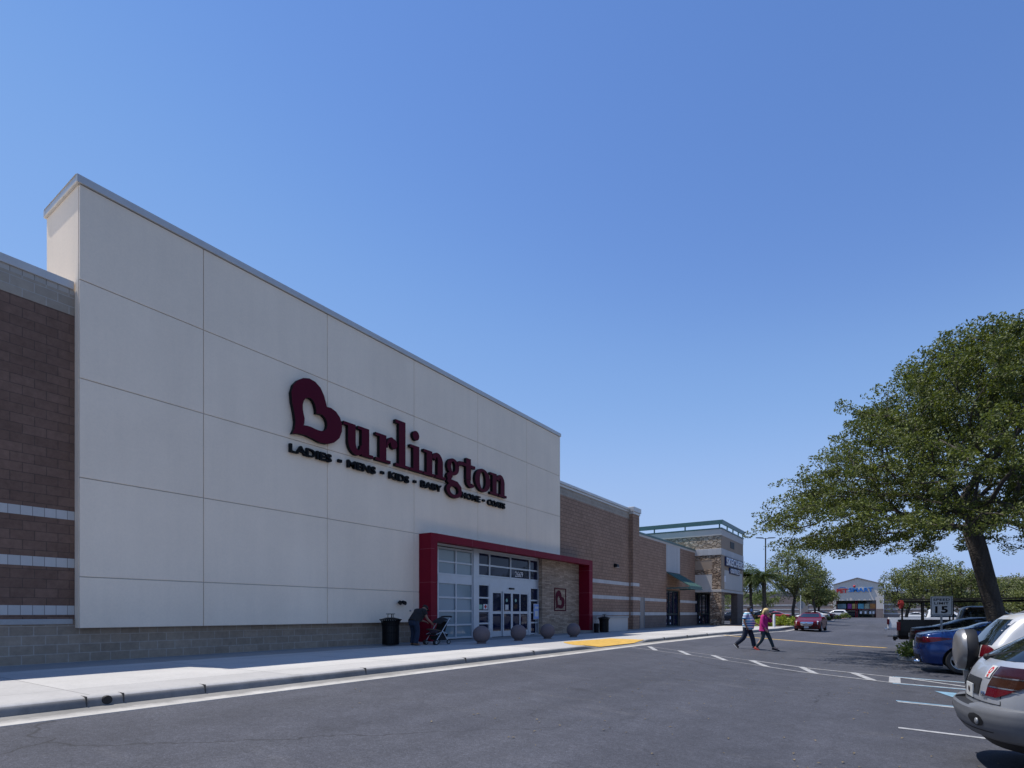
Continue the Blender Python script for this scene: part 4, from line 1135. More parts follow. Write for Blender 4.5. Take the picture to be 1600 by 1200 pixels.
for s in (-1, 1):      # reversing lamps sunk in the bumper
    m = patch(clad, 'rear', [(s * .50 + .115 * math.cos(q), .48 + .062 * math.sin(q)) for q in frange(0, 2 * PI, 20)[:-1]], .004); o = m.build('reverse_lamp_recess', MT['black_plastic'], bp, smooth=180)
    m = MB(); x = clad.rear(s * .52, .465); m.sphere((x - .002, s * .525, .47), .036, 14, 10, 0, (.5, 1, 1)); m.build('reverse_lamp', MT['gal'], bp, smooth=180)
seam(clad, 'rear', [(-.86, .385), (.86, .385)], .012).build('bumper_groove', MT['black_plastic'], bp)
m = MB(); clad2 = Shell([(.20, .22, 4.1, .74, .5, .7), (.32, .10, 4.24, .83, .5, .8)], 2.5); clad2.mesh(m, [.2, .26, .32]); m.build('lower_skirt', MT['black_plastic'], car)
for s in (-1, 1):      # three-tone wraparound tail lights
    lamp_side = [(.105, 1.0), (.115, .68), (.30, .685), (.50, .76), (.66, .90), (.72, 1.0)]
    w_ = 'right' if s < 0 else 'left'
    base = MB()
    for z0, z1, mat in ((.715, .803, 'tail'), (.813, .898, 'amber'), (.908, 1.005, 'darklens')):
        xa = sh.at((z0 + z1) / 2)[0]
        x1 = lerp(z0, [(.715, .17), (.813, .30), (.908, .47), (1.005, .62)]); x2 = lerp(z1, [(.715, .17), (.813, .30), (.908, .47), (1.005, .62)])
        P = []
        for i in range(9):
            z = z0 + (z1 - z0) * i / 8; xe = x1 + (x2 - x1) * i / 8; row = []
            xr_, xf_, hw_, rr_, rf_ = sh.at(z)
            for j in range(25):
                xx = xr_ + .035 + (xe - xr_ - .035) * (j / 24) ** 1.5
                yy = sh.half(xx, z)
                row.append((xx - .010, s * (yy + .010), z))
            P.append(row)
        q = MB(); q.grid(P); q.build('tail_light', MT[mat], car, smooth=180)
        if z1 < .9:
            P = []
            for z in (z1 - .001, z1 + .011):
                row = []; xr_ = sh.at(z)[0]; xe = lerp(z, [(.715, .17), (.813, .30), (.908, .47), (1.005, .62)])
                for j in range(25):
                    xx = xr_ + .035 + (xe - xr_ - .035) * (j / 24) ** 1.5; row.append((xx - .012, s * (sh.half(xx, z) + .012), z))
                P.append(row)
            q = MB(); q.grid(P); q.build('lamp_trim', MT['chrome'], car, smooth=180)
patch(sh, 'rear', [(-.30, .70), (.30, .70), (.27, .86), (-.27, .86)], .006).build('plate_recess', MT['black_plastic'], car, smooth=180)
m = MB(); m.box(.076, .086, -.14, .14, .655, .79); lp = m.build('licence_plate', MT['plate'], car)
m = MB(); m.sphere((.071, 0, .73), .035, 10, 6, 0, (.12, 1, .8)); m.build('plate_emblem', MT['amber'], lp)
patch(sh, 'rear', [(-.43, .88), (-.32, .88), (-.32, 1.0), (-.43, 1.0)], .009).build('sticker', MT['plate'], car)
m = MB(); P = [(-.375 + .034 * math.cos(a), .955 + .034 * math.sin(a)) for a in frange(0, 2 * PI, 16)[:-1]]; Q = [(-.375 + .018 * math.cos(a), .955 + .018 * math.sin(a)) for a in frange(0, 2 * PI, 16)[:-1]]
fr_ = lambda u, v, w: (sh.rear(u, v) - .011 - w, u, v)
m.ring(P, Q, fr_, .002); m.prism([(-.39, .89), (-.36, .89), (-.36, .915), (-.39, .915)], fr_, .002); m.build('sticker_mark', MT['red_paint'], car)
link('badge', text_mesh('Vibe', -.13, .045, lambda u, v, w: (sh.rear(u, v) - .006 - w, u, v), .006, .02, x=-.36, y=.70), car, [MT['chrome']])
m = MB(); m.tube([(.245, .06, 1.065), (.30, .0, 1.085), (.37, -.22, 1.13), (.43, -.42, 1.155)], [.022, .014, .009, .006], 8); m.sphere((.235, .07, 1.06), .035, 10, 8); m.build('rear_wiper', MT['black_plastic'], car)
mm = MB(); 
for where, pts in (('rear', [(-.66, .645), (-.655, .86), (-.72, 1.02)]), ('rear', [(.66, .645), (.655, .86), (.72, 1.02)]), ('right', [(1.35, .45), (1.38, 1.06)]), ('right', [(2.3, .45), (2.3, 1.06)]), ('rear', [(-.66, .645), (.66, .645)])): seam(sh, where, pts, mb=mm)
mm.build('panel_gap', MT['black_plastic'], car)
for s in (-1, 1):
    m = MB(); m.tube([(.95, s * .52, 1.535), (1.05, s * .52, 1.575), (2.0, s * .50, 1.575), (2.1, s * .49, 1.53)], .016, 8); m.build('roof_rail', MT['grey_plastic'], car)
m = MB(); m.loft([[(.80, y, 1.44), (.72, y, 1.455), (.74, y, 1.475), (.95, y, 1.525)] for y in frange(-.56, .56, 6)]); m.build('rear_spoiler', MT['pt_silver'], car, smooth=40)

# --- pearl compact SUV with the spare wheel on its tail
rav = dict(L=4.25, n=3.2, paint=MT['pt_pearl'], wheel=.35, wheels=(.80, 3.28), track=.76,
    levels=[(.36, .05, 4.2, .80, .25, .6), (.45, .0, 4.25, .86, .28, .7), (.60, .0, 4.25, .87, .28, .7), (.80, .02, 4.2, .87, .26, .7), (.95, .04, 3.9, .86, .26, .6), (1.05, .06, 3.2, .845, .26, .45), (1.10, .08, 3.05, .83, .26, .42), (1.35, .25, 2.70, .74, .28, .4), (1.52, .40, 2.42, .67, .30, .4), (1.60, .50, 2.25, .60, .33, .4), (1.64, .75, 2.0, .44, .3, .3)],
    side_glass=[('side_window', [(.42, 1.12), (.62, 1.36), (.86, 1.48), (2.25, 1.52), (2.82, 1.12)])],
    rear_glass=[(-.70, 1.10), (.70, 1.10), (.59, 1.53), (-.59, 1.53)], front_glass=[(-.70, 1.12), (.70, 1.12), (.56, 1.52), (-.56, 1.52)], mirror=(2.75, 1.14),
    seams=[('right', [(1.15, .5), (1.12, 1.1)]), ('right', [(2.2, .5), (2.25, 1.1)])])
rv, rsh = make_car('parked_car', 'pearl compact utility car with a covered spare wheel on its tailgate', 'car', (1.12, 12.85, -.56), math.radians(4.5), rav, 'cars parked along the row')
m = MB(); m.lathe([(.001, -.21), (.28, -.205), (.335, -.185), (.36, -.14), (.365, .03), (.35, .05), (.001, .06)], 40, 'x', (.0, -.02, .99)); m.build('spare_wheel_cover', [MT['black_plastic']], rv, smooth=40)
m = MB(); m.lathe([(.001, -.245), (.15, -.243), (.26, -.23), (.325, -.20), (.357, -.16), (.371, -.115), (.368, -.11)], 40, 'x', (.0, -.02, .99)); m.build('cover_face', [MT['pt_cover']], rv, smooth=40)
for s in (-1, 1):
    w_ = 'right' if s < 0 else 'left'
    P = [[(x_ - .012, s * (rsh.half(x_, z) + .012), z) for x_ in [rsh.at(z)[0] + .012 + (.12 * math.sin(PI * (i / 10 * .84 + .08))) * (j / 14) ** 1.4 for j in range(15)]] for i, z in enumerate(frange(.90, 1.10, 10))]
    q = MB(); q.grid(P); q.build('tail_light', MT['tail'], rv, smooth=180)
rb = Shell([(.28, .10, 4.2, .80, .3, .6), (.36, -.04, 4.3, .885, .3, .7), (.60, -.06, 4.32, .895, .3, .7), (.66, .0, 4.28, .875, .3, .7)], 3.0)
m = MB(); rb.mesh(m, rb.zs(.05)); bo = m.build('bumper', MT['grey_plastic'], rv, smooth=38)
cut = MB()
for x in (.80, 3.28): cut.lathe([(.001, -1.2), (.42, -1.2), (.42, 1.2), (.001, 1.2)], 40, 'y', (x, 0, .35))
co = cut.build('cutter', MT['black_plastic']); co.location = rv.location; co.rotation_euler = rv.rotation_euler
md = bo.modifiers.new('cut', 'BOOLEAN'); md.object = co; md.solver = 'EXACT'
me = evaluated(bo, 'bumper'); bo.modifiers.clear(); bo.data = me; bpy.data.objects.remove(co); smooth_me(me, 38)
patch(rsh, 'rear', [(-.80, .66), (-.05, .66), (-.05, .88), (-.78, .88)], .006).build('plate_recess', MT['black_plastic'], rv, smooth=180)
for s in (-1, 1):
    m = MB(); m.tube([(.70, s * .55, 1.60), (.85, s * .56, 1.665), (1.9, s * .55, 1.69), (2.2, s * .54, 1.61)], .02, 8)
    if s < 0:
        for x in (1.0, 1.65): m.tube([(x, -.56, 1.675), (x + .05, -.3, 1.715), (x + .05, .3, 1.715), (x, .56, 1.675)], .017, 8)
    m.build('roof_rail', MT['grey_plastic'], rv)

# --- sedans
def sedan(label, loc, ang, paint, group, full=True, extra=(), **kw):
    L = kw.get('L', 4.75); lv = sedan_levels(**kw); hw = kw.get('hw', .9); H = kw.get('H', 1.45)
    tz = kw.get('trunk', 1.04)
    S = dict(L=L, paint=paint, wheel=.325, wheels=(.98, L - .95), track=hw - .11, full=full, levels=lv,
        side_glass=[('side_window', [(1.0, tz + .03), (1.55, H - .10), (L - 2.42, H - .10), (L - 1.72, tz - .01)])],
        rear_glass=[(-.66, tz + .05), (.66, tz + .05), (.52, H - .10), (-.52, H - .10)],
        front_glass=[(-.70, tz + .02), (.70, tz + .02), (.52, H - .10), (-.52, H - .10)],
        patches=list(extra), mirror=(L - 1.75, 1.03), plate=(.72, 0))
    if full: S['seams'] = [('right', [(2.35, .35), (2.3, 1.02)]), ('right', [(1.35, .62), (1.2, 1.02)]), ('right', [(L - 1.45, .35), (L - 1.42, .98)]), ('left', [(2.35, .35), (2.3, 1.02)]), ('left', [(L - 1.45, .35), (L - 1.42, .98)])]
    return make_car('parked_car' if 'driving' not in label else 'driving_car', label, 'car', loc, ang, S, group)
TAILS = []
for s, w_ in ((-1, 'right'), (1, 'left')):
    TAILS.append(('tail_light', w_, [(.075, .88), (.085, .76), (.32, .79), (.86, .90), (.55, .935), (.2, .945)], 'tail', .008))
    TAILS.append(('tail_light', 'rear', [(s * .36, .79), (s * .80, .77), (s * .80, .94), (s * .36, .92)], 'darklens', .008))
blue, bsh = sedan('bright blue sedan with slanting red tail lights parked before the kerbed island', G(.42, 19.35), math.radians(1), MT['pt_blue'], 'cars parked along the row', True, TAILS, H=1.40, trunk=1.07)
m = patch(bsh, 'rear', [(-.62, .24), (.62, .24), (.66, .46), (-.66, .46)], .01); m.build('bumper_insert', MT['black_plastic'], blue, smooth=180)
for s in (-1, 1):
    m = MB(); m.lathe([(.045, -.02), (.055, -.02), (.055, .1), (.045, .1)], 18, 'x', (.02, s * .58, .27), closed=True); m.build('exhaust_tip', MT['chrome'], blue)
seam(bsh, 'right', [(.9, .86), (3.6, .84)], .014).build('side_crease', MT['pt_navy'], blue)
sedan('dark grey sedan with big red tail lights, parked beyond the speed limit sign', G(.45, 27.0), math.radians(1), MT['pt_black'], 'cars parked along the row', True, TAILS, H=1.42)

# --- deep red sedan driving towards the camera
RF = []
for s, w_ in ((-1, 'right'), (1, 'left')):
    L = 4.85
    RF.append(('headlight', 'front', [(s * .74, .40), (s * .84, .40), (s * .86, .78), (s * .66, .80)], 'lamp', .012))
    RF.append(('fog_lamp_recess', 'front', [(s * .45, .28), (s * .80, .28), (s * .72, .42), (s * .50, .38)], 'black_plastic', .010))
RF += [('grille', 'front', [(-.46, .72), (.46, .72), (.40, .50), (.30, .42), (-.30, .42), (-.40, .50)], 'chrome', .010), ('lower_grille', 'front', [(-.42, .22), (.42, .22), (.40, .36), (-.40, .36)], 'black_plastic', .012)]
rc, rsh2 = sedan('deep red sedan driving along the lane towards the camera', (-5.35, 46.9, rz(-5.35, 46.9)), math.radians(-91), MT['pt_red'], None, True, RF, L=4.85, hw=.92, H=1.44)
rc.location = (-5.35, 46.9 + 4.85, rz(-5.35, 48)); 
for z in (.47, .53, .59, .65):
    seam(rsh2, 'front', [(-.36, z), (.36, z)], .02, .014).build('grille_bar', MT['black_plastic'], rc)
m = MB(); x = rsh2.front(0, .62); m.sphere((x + .015, 0, .64), .07, 14, 8, 0, (.2, 1, .8)); m.build('badge', MT['chrome'], rc)
m = MB(); x = rsh2.front(0, .33); m.box(x + .012, x + .03, -.15, .15, .25, .40); m.build('front_plate', MT['plate'], rc)

# --- black pickup with a ladder rack
MT['rag'] = M('faded_red_rag', (.22, .012, .014), .9)
def pickup(label, loc, ang, paint, group, rack=True, full=True, win=None):
    t = thing('parked_pickup', label, 'pickup truck', loc, ang, group)
    L, hw = 5.7, .96
    low = Shell([(.42, .10, L - .15, hw - .06, .12, .4), (.55, .04, L, hw, .14, .5), (.80, .04, L, hw, .14, .5), (1.0, .04, L - .1, hw - .01, .12, .5), (1.10, .05, L - .5, hw - .015, .12, .5), (1.27, .06, L - 1.5, hw - .03, .12, .3)], 4.0)
    m = MB(); low.mesh(m, low.zs(.06)); body = m.build('body', [paint, MT['black_plastic']], t)
    cut = MB()
    for x in (1.25, 4.75): cut.lathe([(.001, -1.2), (.46, -1.2), (.46, 1.2), (.001, 1.2)], 36, 'y', (x, 0, .40))
    cut.box(.14, 2.05, -.82, .82, .75, 1.5)
    co = cut.build('cutter', MT['black_plastic']); co.location = loc; co.rotation_euler = (0, 0, ang)
    md = body.modifiers.new('cut', 'BOOLEAN'); md.object = co; md.solver = 'EXACT'
    me = evaluated(body, 'body'); body.modifiers.clear(); body.data = me; bpy.data.objects.remove(co); smooth_me(me, 38)
    cab = Shell([(1.0, 2.12, 4.3, hw - .03, .15, .3), (1.27, 2.12, 4.15, hw - .05, .15, .3), (1.70, 2.24, 3.55, hw - .20, .18, .3), (1.80, 2.32, 3.4, hw - .26, .2, .3), (1.85, 2.5, 3.2, hw - .42, .2, .2)], 3.2)
    m = MB(); cab.mesh(m, cab.zs(.06)); m.build('cab', paint, t, smooth=38)
    for s in ('right', 'left'): patch(cab, s, [(2.35, 1.29), (2.42, 1.68), (3.45, 1.68), (3.98, 1.29)], .006).build('side_window', MT['carglass'], t, smooth=180)
    patch(cab, 'rear', [(-.68, 1.30), (.68, 1.30), (.58, 1.68), (-.58, 1.68)], .006).build('rear_window', MT['carglass'], t, smooth=180)
    patch(cab, 'front', [(-.72, 1.30), (.72, 1.30), (.58, 1.68), (-.58, 1.68)], .006).build('windscreen', MT['carglass'], t, smooth=180)
    for x in (1.25, 4.75):
        for s in (-1, 1): wheel(t, x, s * .82, .40, s, .26, .62)
    for s in (-1, 1):
        m = MB(); m.box(.02, .16, s * (hw + .004), s * (hw - .16), .80, 1.16); m.build('tail_light', MT['tail'], t, bevel=.01)
    m = MB(); m.box(-.12, .06, -.9, .9, .42, .56); m.box(-.10, .0, -.3, .3, .34, .46); m.build('rear_bumper', MT['black_metal'] if rack else MT['chrome'], t, bevel=.02)
    m = MB(); m.box(-.125, -.115, -.16, .16, .44, .57); m.build('licence_plate', MT['plate'], t)
    if rack:
        m = MB()
        for s in (-1, 1):
            for x in (.22, .95, 1.95): m.tube([(x, s * .88, 1.2), (x, s * .86, 2.05)], .03, 8)
            m.tube([(.1, s * .86, 2.06), (4.5, s * .84, 2.06)], .035, 8); m.tube([(.1, s * .80, 2.16), (4.5, s * .78, 2.16)], .02, 6)
        for x in (.22, 1.95, 3.3, 4.4): m.tube([(x, -.86, 2.06), (x, .86, 2.06)], .03, 8)
        m.build('ladder_rack', MT['black_metal'], t)
        for s in (-1, 1):
            m = MB(); m.grid([[(.24, s * .86 - .09, 2.1), (.16, s * .86 - .05, 2.12), (.09, s * .86 + .05, 2.1)], [(.29, s * .86 - .12, 1.97), (.15, s * .86 - .07, 1.98), (.05, s * .86 + .06, 1.95)], [(.25, s * .86 - .08, 1.80), (.15, s * .86 - .04, 1.72), (.10, s * .86 + .07, 1.82)]]); m.build('red_flag', MT['rag'], t)
    return t
pickup('black pickup truck carrying a ladder rack with red rags tied at its tail', G(.05, 30.4), math.radians(0), MT['pt_black'], 'cars parked along the row')

# --- generic far cars
def suv_spec(paint, full=False):
    return dict(L=4.6, n=3.0, paint=paint, wheel=.36, wheels=(.9, 3.7), track=.80, full=full,
        levels=[(.25, .2, 4.4, .80, .3, .6), (.42, .0, 4.6, .92, .3, .7), (.8, .0, 4.58, .93, .3, .7), (.98, .03, 4.2, .92, .28, .6), (1.08, .06, 3.5, .90, .28, .45), (1.55, .42, 2.7, .74, .3, .4), (1.66, .55, 2.4, .66, .3, .4), (1.71, .8, 2.1, .5, .3, .3)],
        side_glass=[('side_window', [(.5, 1.12), (.78, 1.52), (2.55, 1.55), (3.15, 1.12)])], rear_glass=[(-.72, 1.12), (.72, 1.12), (.6, 1.56), (-.6, 1.56)], front_glass=[(-.74, 1.12), (.74, 1.12), (.6, 1.58), (-.6, 1.58)],
        patches=[('tail_light', 'rear', [(-.85, .85), (-.68, .85), (-.66, 1.05), (-.84, 1.05)], 'tail', .012), ('tail_light', 'rear', [(.68, .85), (.85, .85), (.84, 1.05), (.66, 1.05)], 'tail', .012),
                 ('headlight', 'front', [(-.85, .7), (-.55, .7), (-.55, .85), (-.85, .86)], 'lamp', .012), ('headlight', 'front', [(.55, .7), (.85, .7), (.85, .86), (.55, .85)], 'lamp', .012), ('grille', 'front', [(-.45, .6), (.45, .6), (.45, .82), (-.45, .82)], 'black_plastic', .012)], plate=(.75, 0))
GR = 'cars parked along the row'
pickup('white pickup truck showing its tail just past the black pickup', G(-.45, 46.0), 0, MT['pt_white'], GR, rack=False)
sedan('white sedan parked right of the rack posts of the black pickup', G(1.6, 51.5), 0, MT['pt_white'], GR, False, TAILS)
sedan('white sedan far down the right hand row before the pet store', G(.6, 103), 0, MT['pt_white'], GR, False, TAILS)
sedan('pale grey sedan behind the rack of the black pickup', G(1.2, 68), 0, MT['pt_silver'], GR, False, TAILS)
make_car('parked_car', 'white utility car partly hidden behind the speed limit sign', 'car', G(6.4, 80), 0, suv_spec(MT['pt_white']), GR)
GL = 'cars parked beyond the hedge'
def place(px, y, x): return (x, y, rz(x, y))
make_car('parked_car', 'dark navy utility car behind the hedge and the blonde woman', 'car', (-13.9, 89.5, rz(-13.9, 89.5)), math.radians(178), suv_spec(MT['pt_navy']), GL)
sedan('white sedan behind the hedge next to the dark navy utility car', (-16.0, 95, rz(-16, 95)), math.radians(180), MT['pt_white'], GL, False, TAILS)
sedan('bright red sedan half hidden behind the oncoming deep red sedan', (-11.4, 84.0, rz(-11, 84)), math.radians(180), MT['pt_red2'], GL, False, TAILS)
sedan('white sedan just right of the roof of the oncoming deep red sedan', (-8.3, 99.5, rz(-8.8, 99)), math.radians(178), MT['pt_white'], GL, False, TAILS)
sedan('small red sedan with a dark window parked left of the white wagon', (-8.4, 112, rz(-8, 112)), math.radians(182), MT['pt_red2'], GL, False, TAILS)
sedan('black sedan parked in front of the small red sedan', (-8.2, 106.5, rz(-8, 106)), math.radians(180), MT['pt_black'], GL, False, TAILS)
make_car('parked_car', 'white wagon parked farthest away, beside the pet store windows', 'car', (-7.6, 129.5, rz(-7.6, 129)), math.radians(180), suv_spec(MT['pt_white']), GL)
sedan('dark blue sedan glimpsed between the striped man and the blonde woman', (-16.6, 81, rz(-16, 81)), math.radians(180), MT['pt_navy'], GL, False, TAILS)
# ------------------------------------------------------------------ people
def M_skin(name, col): return M(name, col, .55, 0, .08, 12, .1, 200)
MT['skin_dark'] = M_skin('brown_skin', (0.16, 0.085, 0.055)); MT['skin_mid'] = M_skin('tan_skin', (0.26, 0.14, 0.095)); MT['skin_fair'] = M_skin('fair_skin', (0.45, 0.28, 0.21))
MT['jeans'] = M('blue_denim', (0.012, 0.022, 0.045), .9, 0, .25, 10, .4, 150); MT['jeans_dark'] = M('dark_denim', (0.016, 0.024, 0.045), .9, 0, .25, 10, .4, 150)
MT['teal_jeans'] = M('dark_teal_trousers', (0.022, 0.042, 0.055), .9, 0, .25, 10, .4, 150)
MT['black_cloth'] = M('black_cloth', (0.016, 0.016, 0.018), .95, 0, .25, 10, .4, 120)
MT['pink_cloth'] = M('magenta_jersey', (0.42, 0.012, 0.17), .85, 0, .15, 9, .5, 60)
MT['blond'] = M('blonde_hair', (0.56, 0.42, 0.20), .6, 0, .3, 25, .6, 60, stretch=(3, 3, .5)); MT['dark_hair'] = M('dark_hair', (0.02, 0.015, 0.012), .7, 0, .3, 25)
MT['blue_mask'] = M('blue_face_mask', (0.12, 0.28, 0.55), .8, 0, .08); MT['shoe_dark'] = M('dark_shoe', (0.02, 0.022, 0.03), .6); MT['shoe_white'] = M('white_shoe_sole', (0.6, 0.6, 0.6), .6); MT['shoe_red'] = M('red_sandal', (0.42, 0.04, 0.03), .6)
MT['grey_cap'] = M('dark_grey_cap', (0.05, 0.05, 0.06), .9)
def M_stripes():
    m, nt, b = new_mat('striped_polo_cloth'); b.inputs['Roughness'].default_value = .9
    sx = N(nt, 'ShaderNodeSeparateXYZ'); nt.links.new(objco(nt), sx.inputs[0])
    wv = noise(nt, objco(nt), 3.0, 2)
    z = mathn(nt, 'ADD', sx.outputs[2], mathn(nt, 'MULTIPLY', wv, .03))
    f = mathn(nt, 'FRACT', mathn(nt, 'MULTIPLY', z, 1 / .30))
    c = ramp(nt, f, [(0.0, (.62, .66, .70)), (.18, (.02, .20, .46)), (.34, (.60, .64, .70)), (.48, (.03, .09, .30)), (.62, (.58, .62, .70)), (.78, (.03, .34, .52)), (.92, (.62, .66, .70))], 'CONSTANT')
    nt.links.new(c, b.inputs['Base Color']); bump(nt, b, noise(nt, objco(nt), 7, 4), .5, .02)
    return m
MT['stripes'] = M_stripes()

def skin_body(name, J, chains, mat, parent, sub=2):
    """one continuous figure: J name->(pos, radius); chains of joint names, first is the pelvis"""
    names = []; edges = []
    for ch in chains:
        for n in ch:
            if n not in names: names.append(n)
        edges += [(names.index(a), names.index(b)) for a, b in zip(ch, ch[1:])]
    me = bpy.data.meshes.new(name); me.from_pydata([J[n][0] for n in names], edges, [])
    o = bpy.data.objects.new(name, me); COL.objects.link(o)
    md = o.modifiers.new('skin', 'SKIN'); md.use_smooth_shade = True
    for v, n in zip(me.skin_vertices[0].data, names):
        r = J[n][1]; v.radius = r if hasattr(r, '__len__') else (r, r); v.use_root = (n == names[0])
    s = o.modifiers.new('sub', 'SUBSURF'); s.levels = sub; s.render_levels = sub
    nm = evaluated(o, name); bpy.data.objects.remove(o)
    nm.polygons.foreach_set('use_smooth', [True] * len(nm.polygons))
    nm.materials.clear()
    return link(name, nm, parent, [mat])

def oval(c, ax, a, ay, b, n=20, sq=2.3):
    c, ax, ay = Vector(c), Vector(ax).normalized(), Vector(ay).normalized(); out = []
    for i in range(n):
        t = 2 * PI * i / n; ct, st = math.cos(t), math.sin(t)
        out.append(tuple(c + ax * a * math.copysign(abs(ct) ** (2 / sq), ct) + ay * b * math.copysign(abs(st) ** (2 / sq), st)))
    return out

def limb(mb, pts, rad, n=14, wob=.0):
    """smooth tapered tube through joints"""
    P = [Vector(p) for p in pts]; Q = []; Rr = []
    for i in range(len(P) - 1):
        p0, p1, p2, p3 = P[max(i - 1, 0)], P[i], P[i + 1], P[min(i + 2, len(P) - 1)]
        for k in range(5):
            t = k / 5
            Q.append(.5 * ((2 * p1) + (p2 - p0) * t + (2 * p0 - 5 * p1 + 4 * p2 - p3) * t * t + (3 * p1 - p0 - 3 * p2 + p3) * t ** 3))
            Rr.append(rad[i] + (rad[i + 1] - rad[i]) * t + wob * random.uniform(-1, 1))
    Q.append(P[-1]); Rr.append(rad[-1])
    mb.tube(Q, Rr, n)

def hand(J, chains, wrist, d, palm_n, side, s=1.0, curl=.5, pre='r'):
    """five separate fingers on a palm: d forearm direction, palm_n palm normal, side thumb direction"""
    d, palm_n, side = Vector(d).normalized(), Vector(palm_n).normalized(), Vector(side).normalized(); w = Vector(J[wrist][0])
    J[pre + 'palm'] = (tuple(w + d * .055 * s), (.020 * s, .032 * s)); chains.append([wrist, pre + 'palm'])
    for i, ln in enumerate((.070, .078, .072, .056)):
        o = side * (.027 - .018 * i) * s; b = w + d * .085 * s + o; a = pre + 'f%d' % i
        J[a + 'a'] = (tuple(b), .0095 * s)
        m1 = b + (d * math.cos(curl * .6) + palm_n * math.sin(curl * .6)) * ln * .5 * s
        m2 = m1 + (d * math.cos(curl * 1.5) + palm_n * math.sin(curl * 1.5)) * ln * .5 * s
        J[a + 'b'] = (tuple(m1), .0085 * s); J[a + 'c'] = (tuple(m2), .007 * s)
        chains.append([pre + 'palm', a + 'a', a + 'b', a + 'c'])
    t0 = w + d * .03 * s + side * .032 * s; t1 = t0 + (d * .75 + side * .5 + palm_n * .35).normalized() * .04 * s; t2 = t1 + (d + palm_n * .5).normalized() * .03 * s
    J[pre + 't0'] = (tuple(t0), .011 * s); J[pre + 't1'] = (tuple(t1), .0095 * s); J[pre + 't2'] = (tuple(t2), .008 * s)
    chains.append([pre + 'palm', pre + 't0', pre + 't1', pre + 't2'])

def V(*a): return Vector(a)
def make_person(label, loc, rz_, P, skin, h=1.0):
    """P: joint positions in local metres, +x is the way the person faces"""
    t = thing('person', label, 'person', loc, rz_)
    t.scale = (h, h, h)
    J = {}; ch = []
    for n, r in (('pelvis', .12), ('waist', .115), ('chest', .125), ('neckb', .062), ('neck', .052), ('jaw', .066), ('skull', .088), ('crown', .070)): J[n] = (P[n], r)
    ch.append(['pelvis', 'waist', 'chest', 'neckb', 'neck', 'jaw', 'skull', 'crown'])
    f = Vector(P['face']); hd = Vector(P['jaw']); sk = Vector(P['skull'])
    up = (sk - hd).normalized(); lat = up.cross(f).normalized()
    mid = hd * .55 + sk * .45
    J['nose0'] = (tuple(mid + f * .075), .020); J['nose'] = (tuple(mid + f * .108 - up * .012), .013); ch.append(['jaw', 'nose0', 'nose'])
    J['chin'] = (tuple(hd + f * .055 - up * .05), .028); ch.append(['jaw', 'chin'])
    for s, q in ((1, 'l'), (-1, 'r')):
        J[q + 'ear'] = (tuple(mid + lat * s * .088 - f * .01), (.012, .024)); ch.append(['jaw', q + 'ear'])
        for n, r in (('sh', .062), ('el', .043), ('wr', .029), ('hip', .095), ('kn', .062), ('an', .042), ('toe', .032)): J[q + n] = (P[q + n], r)
        J[q + 'mid'] = (tuple(Vector(P[q + 'el']) * .45 + Vector(P[q + 'wr']) * .55), .040)
        J[q + 'calf'] = (tuple(Vector(P[q + 'kn']) * .65 + Vector(P[q + 'an']) * .35), .060)
        ch.append(['chest', q + 'sh', q + 'el', q + 'mid', q + 'wr'])
        ch.append(['pelvis', q + 'hip', q + 'kn', q + 'calf', q + 'an', q + 'toe'])
        d = Vector(P[q + 'wr']) - Vector(P[q + 'el'])
        hand(J, ch, q + 'wr', P.get(q + 'hd', d), P.get(q + 'pn', (0, -s, 0)), P.get(q + 'td', (1, 0, 0)), 1.0, P.get('curl', .5), q)
    b = skin_body('body', J, ch, skin, t)
    m = MB()
    for s in (1, -1): m.sphere(tuple(mid + up * .028 + f * .080 + lat * s * .033), .012, 10, 8)
    m.build('eye', MT['sign_white'], t, smooth=180)
    m = MB(); mo = hd + f * .082 - up * .018; m.sphere(tuple(mo), .022, 10, 6, 0, (.35, 1, .3)); m.build('mouth', MT['red_paint'], t, smooth=180)
    return t, dict(up=up, lat=lat, f=f, mid=mid)

def shoe(t, ankle, toe, mat, sole, name='shoe'):
    a, b = Vector(ankle), Vector(toe); d = (b - a); d.z = d.z; L = d.length; d.normalize()
    lat = Vector((-d.y, d.x, 0)).normalized(); up = d.cross(lat).normalized()
    if up.z < 0: up = -up
    m = MB(); rings = []
    heel = a - d * .055 - up * .035
    for s, w_, h_ in ((0, .032, .05), (.10, .040, .085), (.35, .043, .075), (.65, .050, .05), (.9, .040, .035), (1.0, .020, .018)):
        rings.append(oval(heel + d * (L + .12) * s + up * (h_ * .5 - .025), lat, w_, up, h_ * .5, 14))
    m.loft(rings); o = m.build(name, mat, t, smooth=50)
    m = MB(); rings = [oval(heel + d * (L + .12) * s - up * .026, lat, w_ * 1.08, up, .012, 14) for s, w_ in ((0, .032), (.1, .042), (.35, .042), (.65, .05), (.9, .042), (1.0, .02))]
    m.loft(rings); m.build('sole', sole, o, smooth=50)

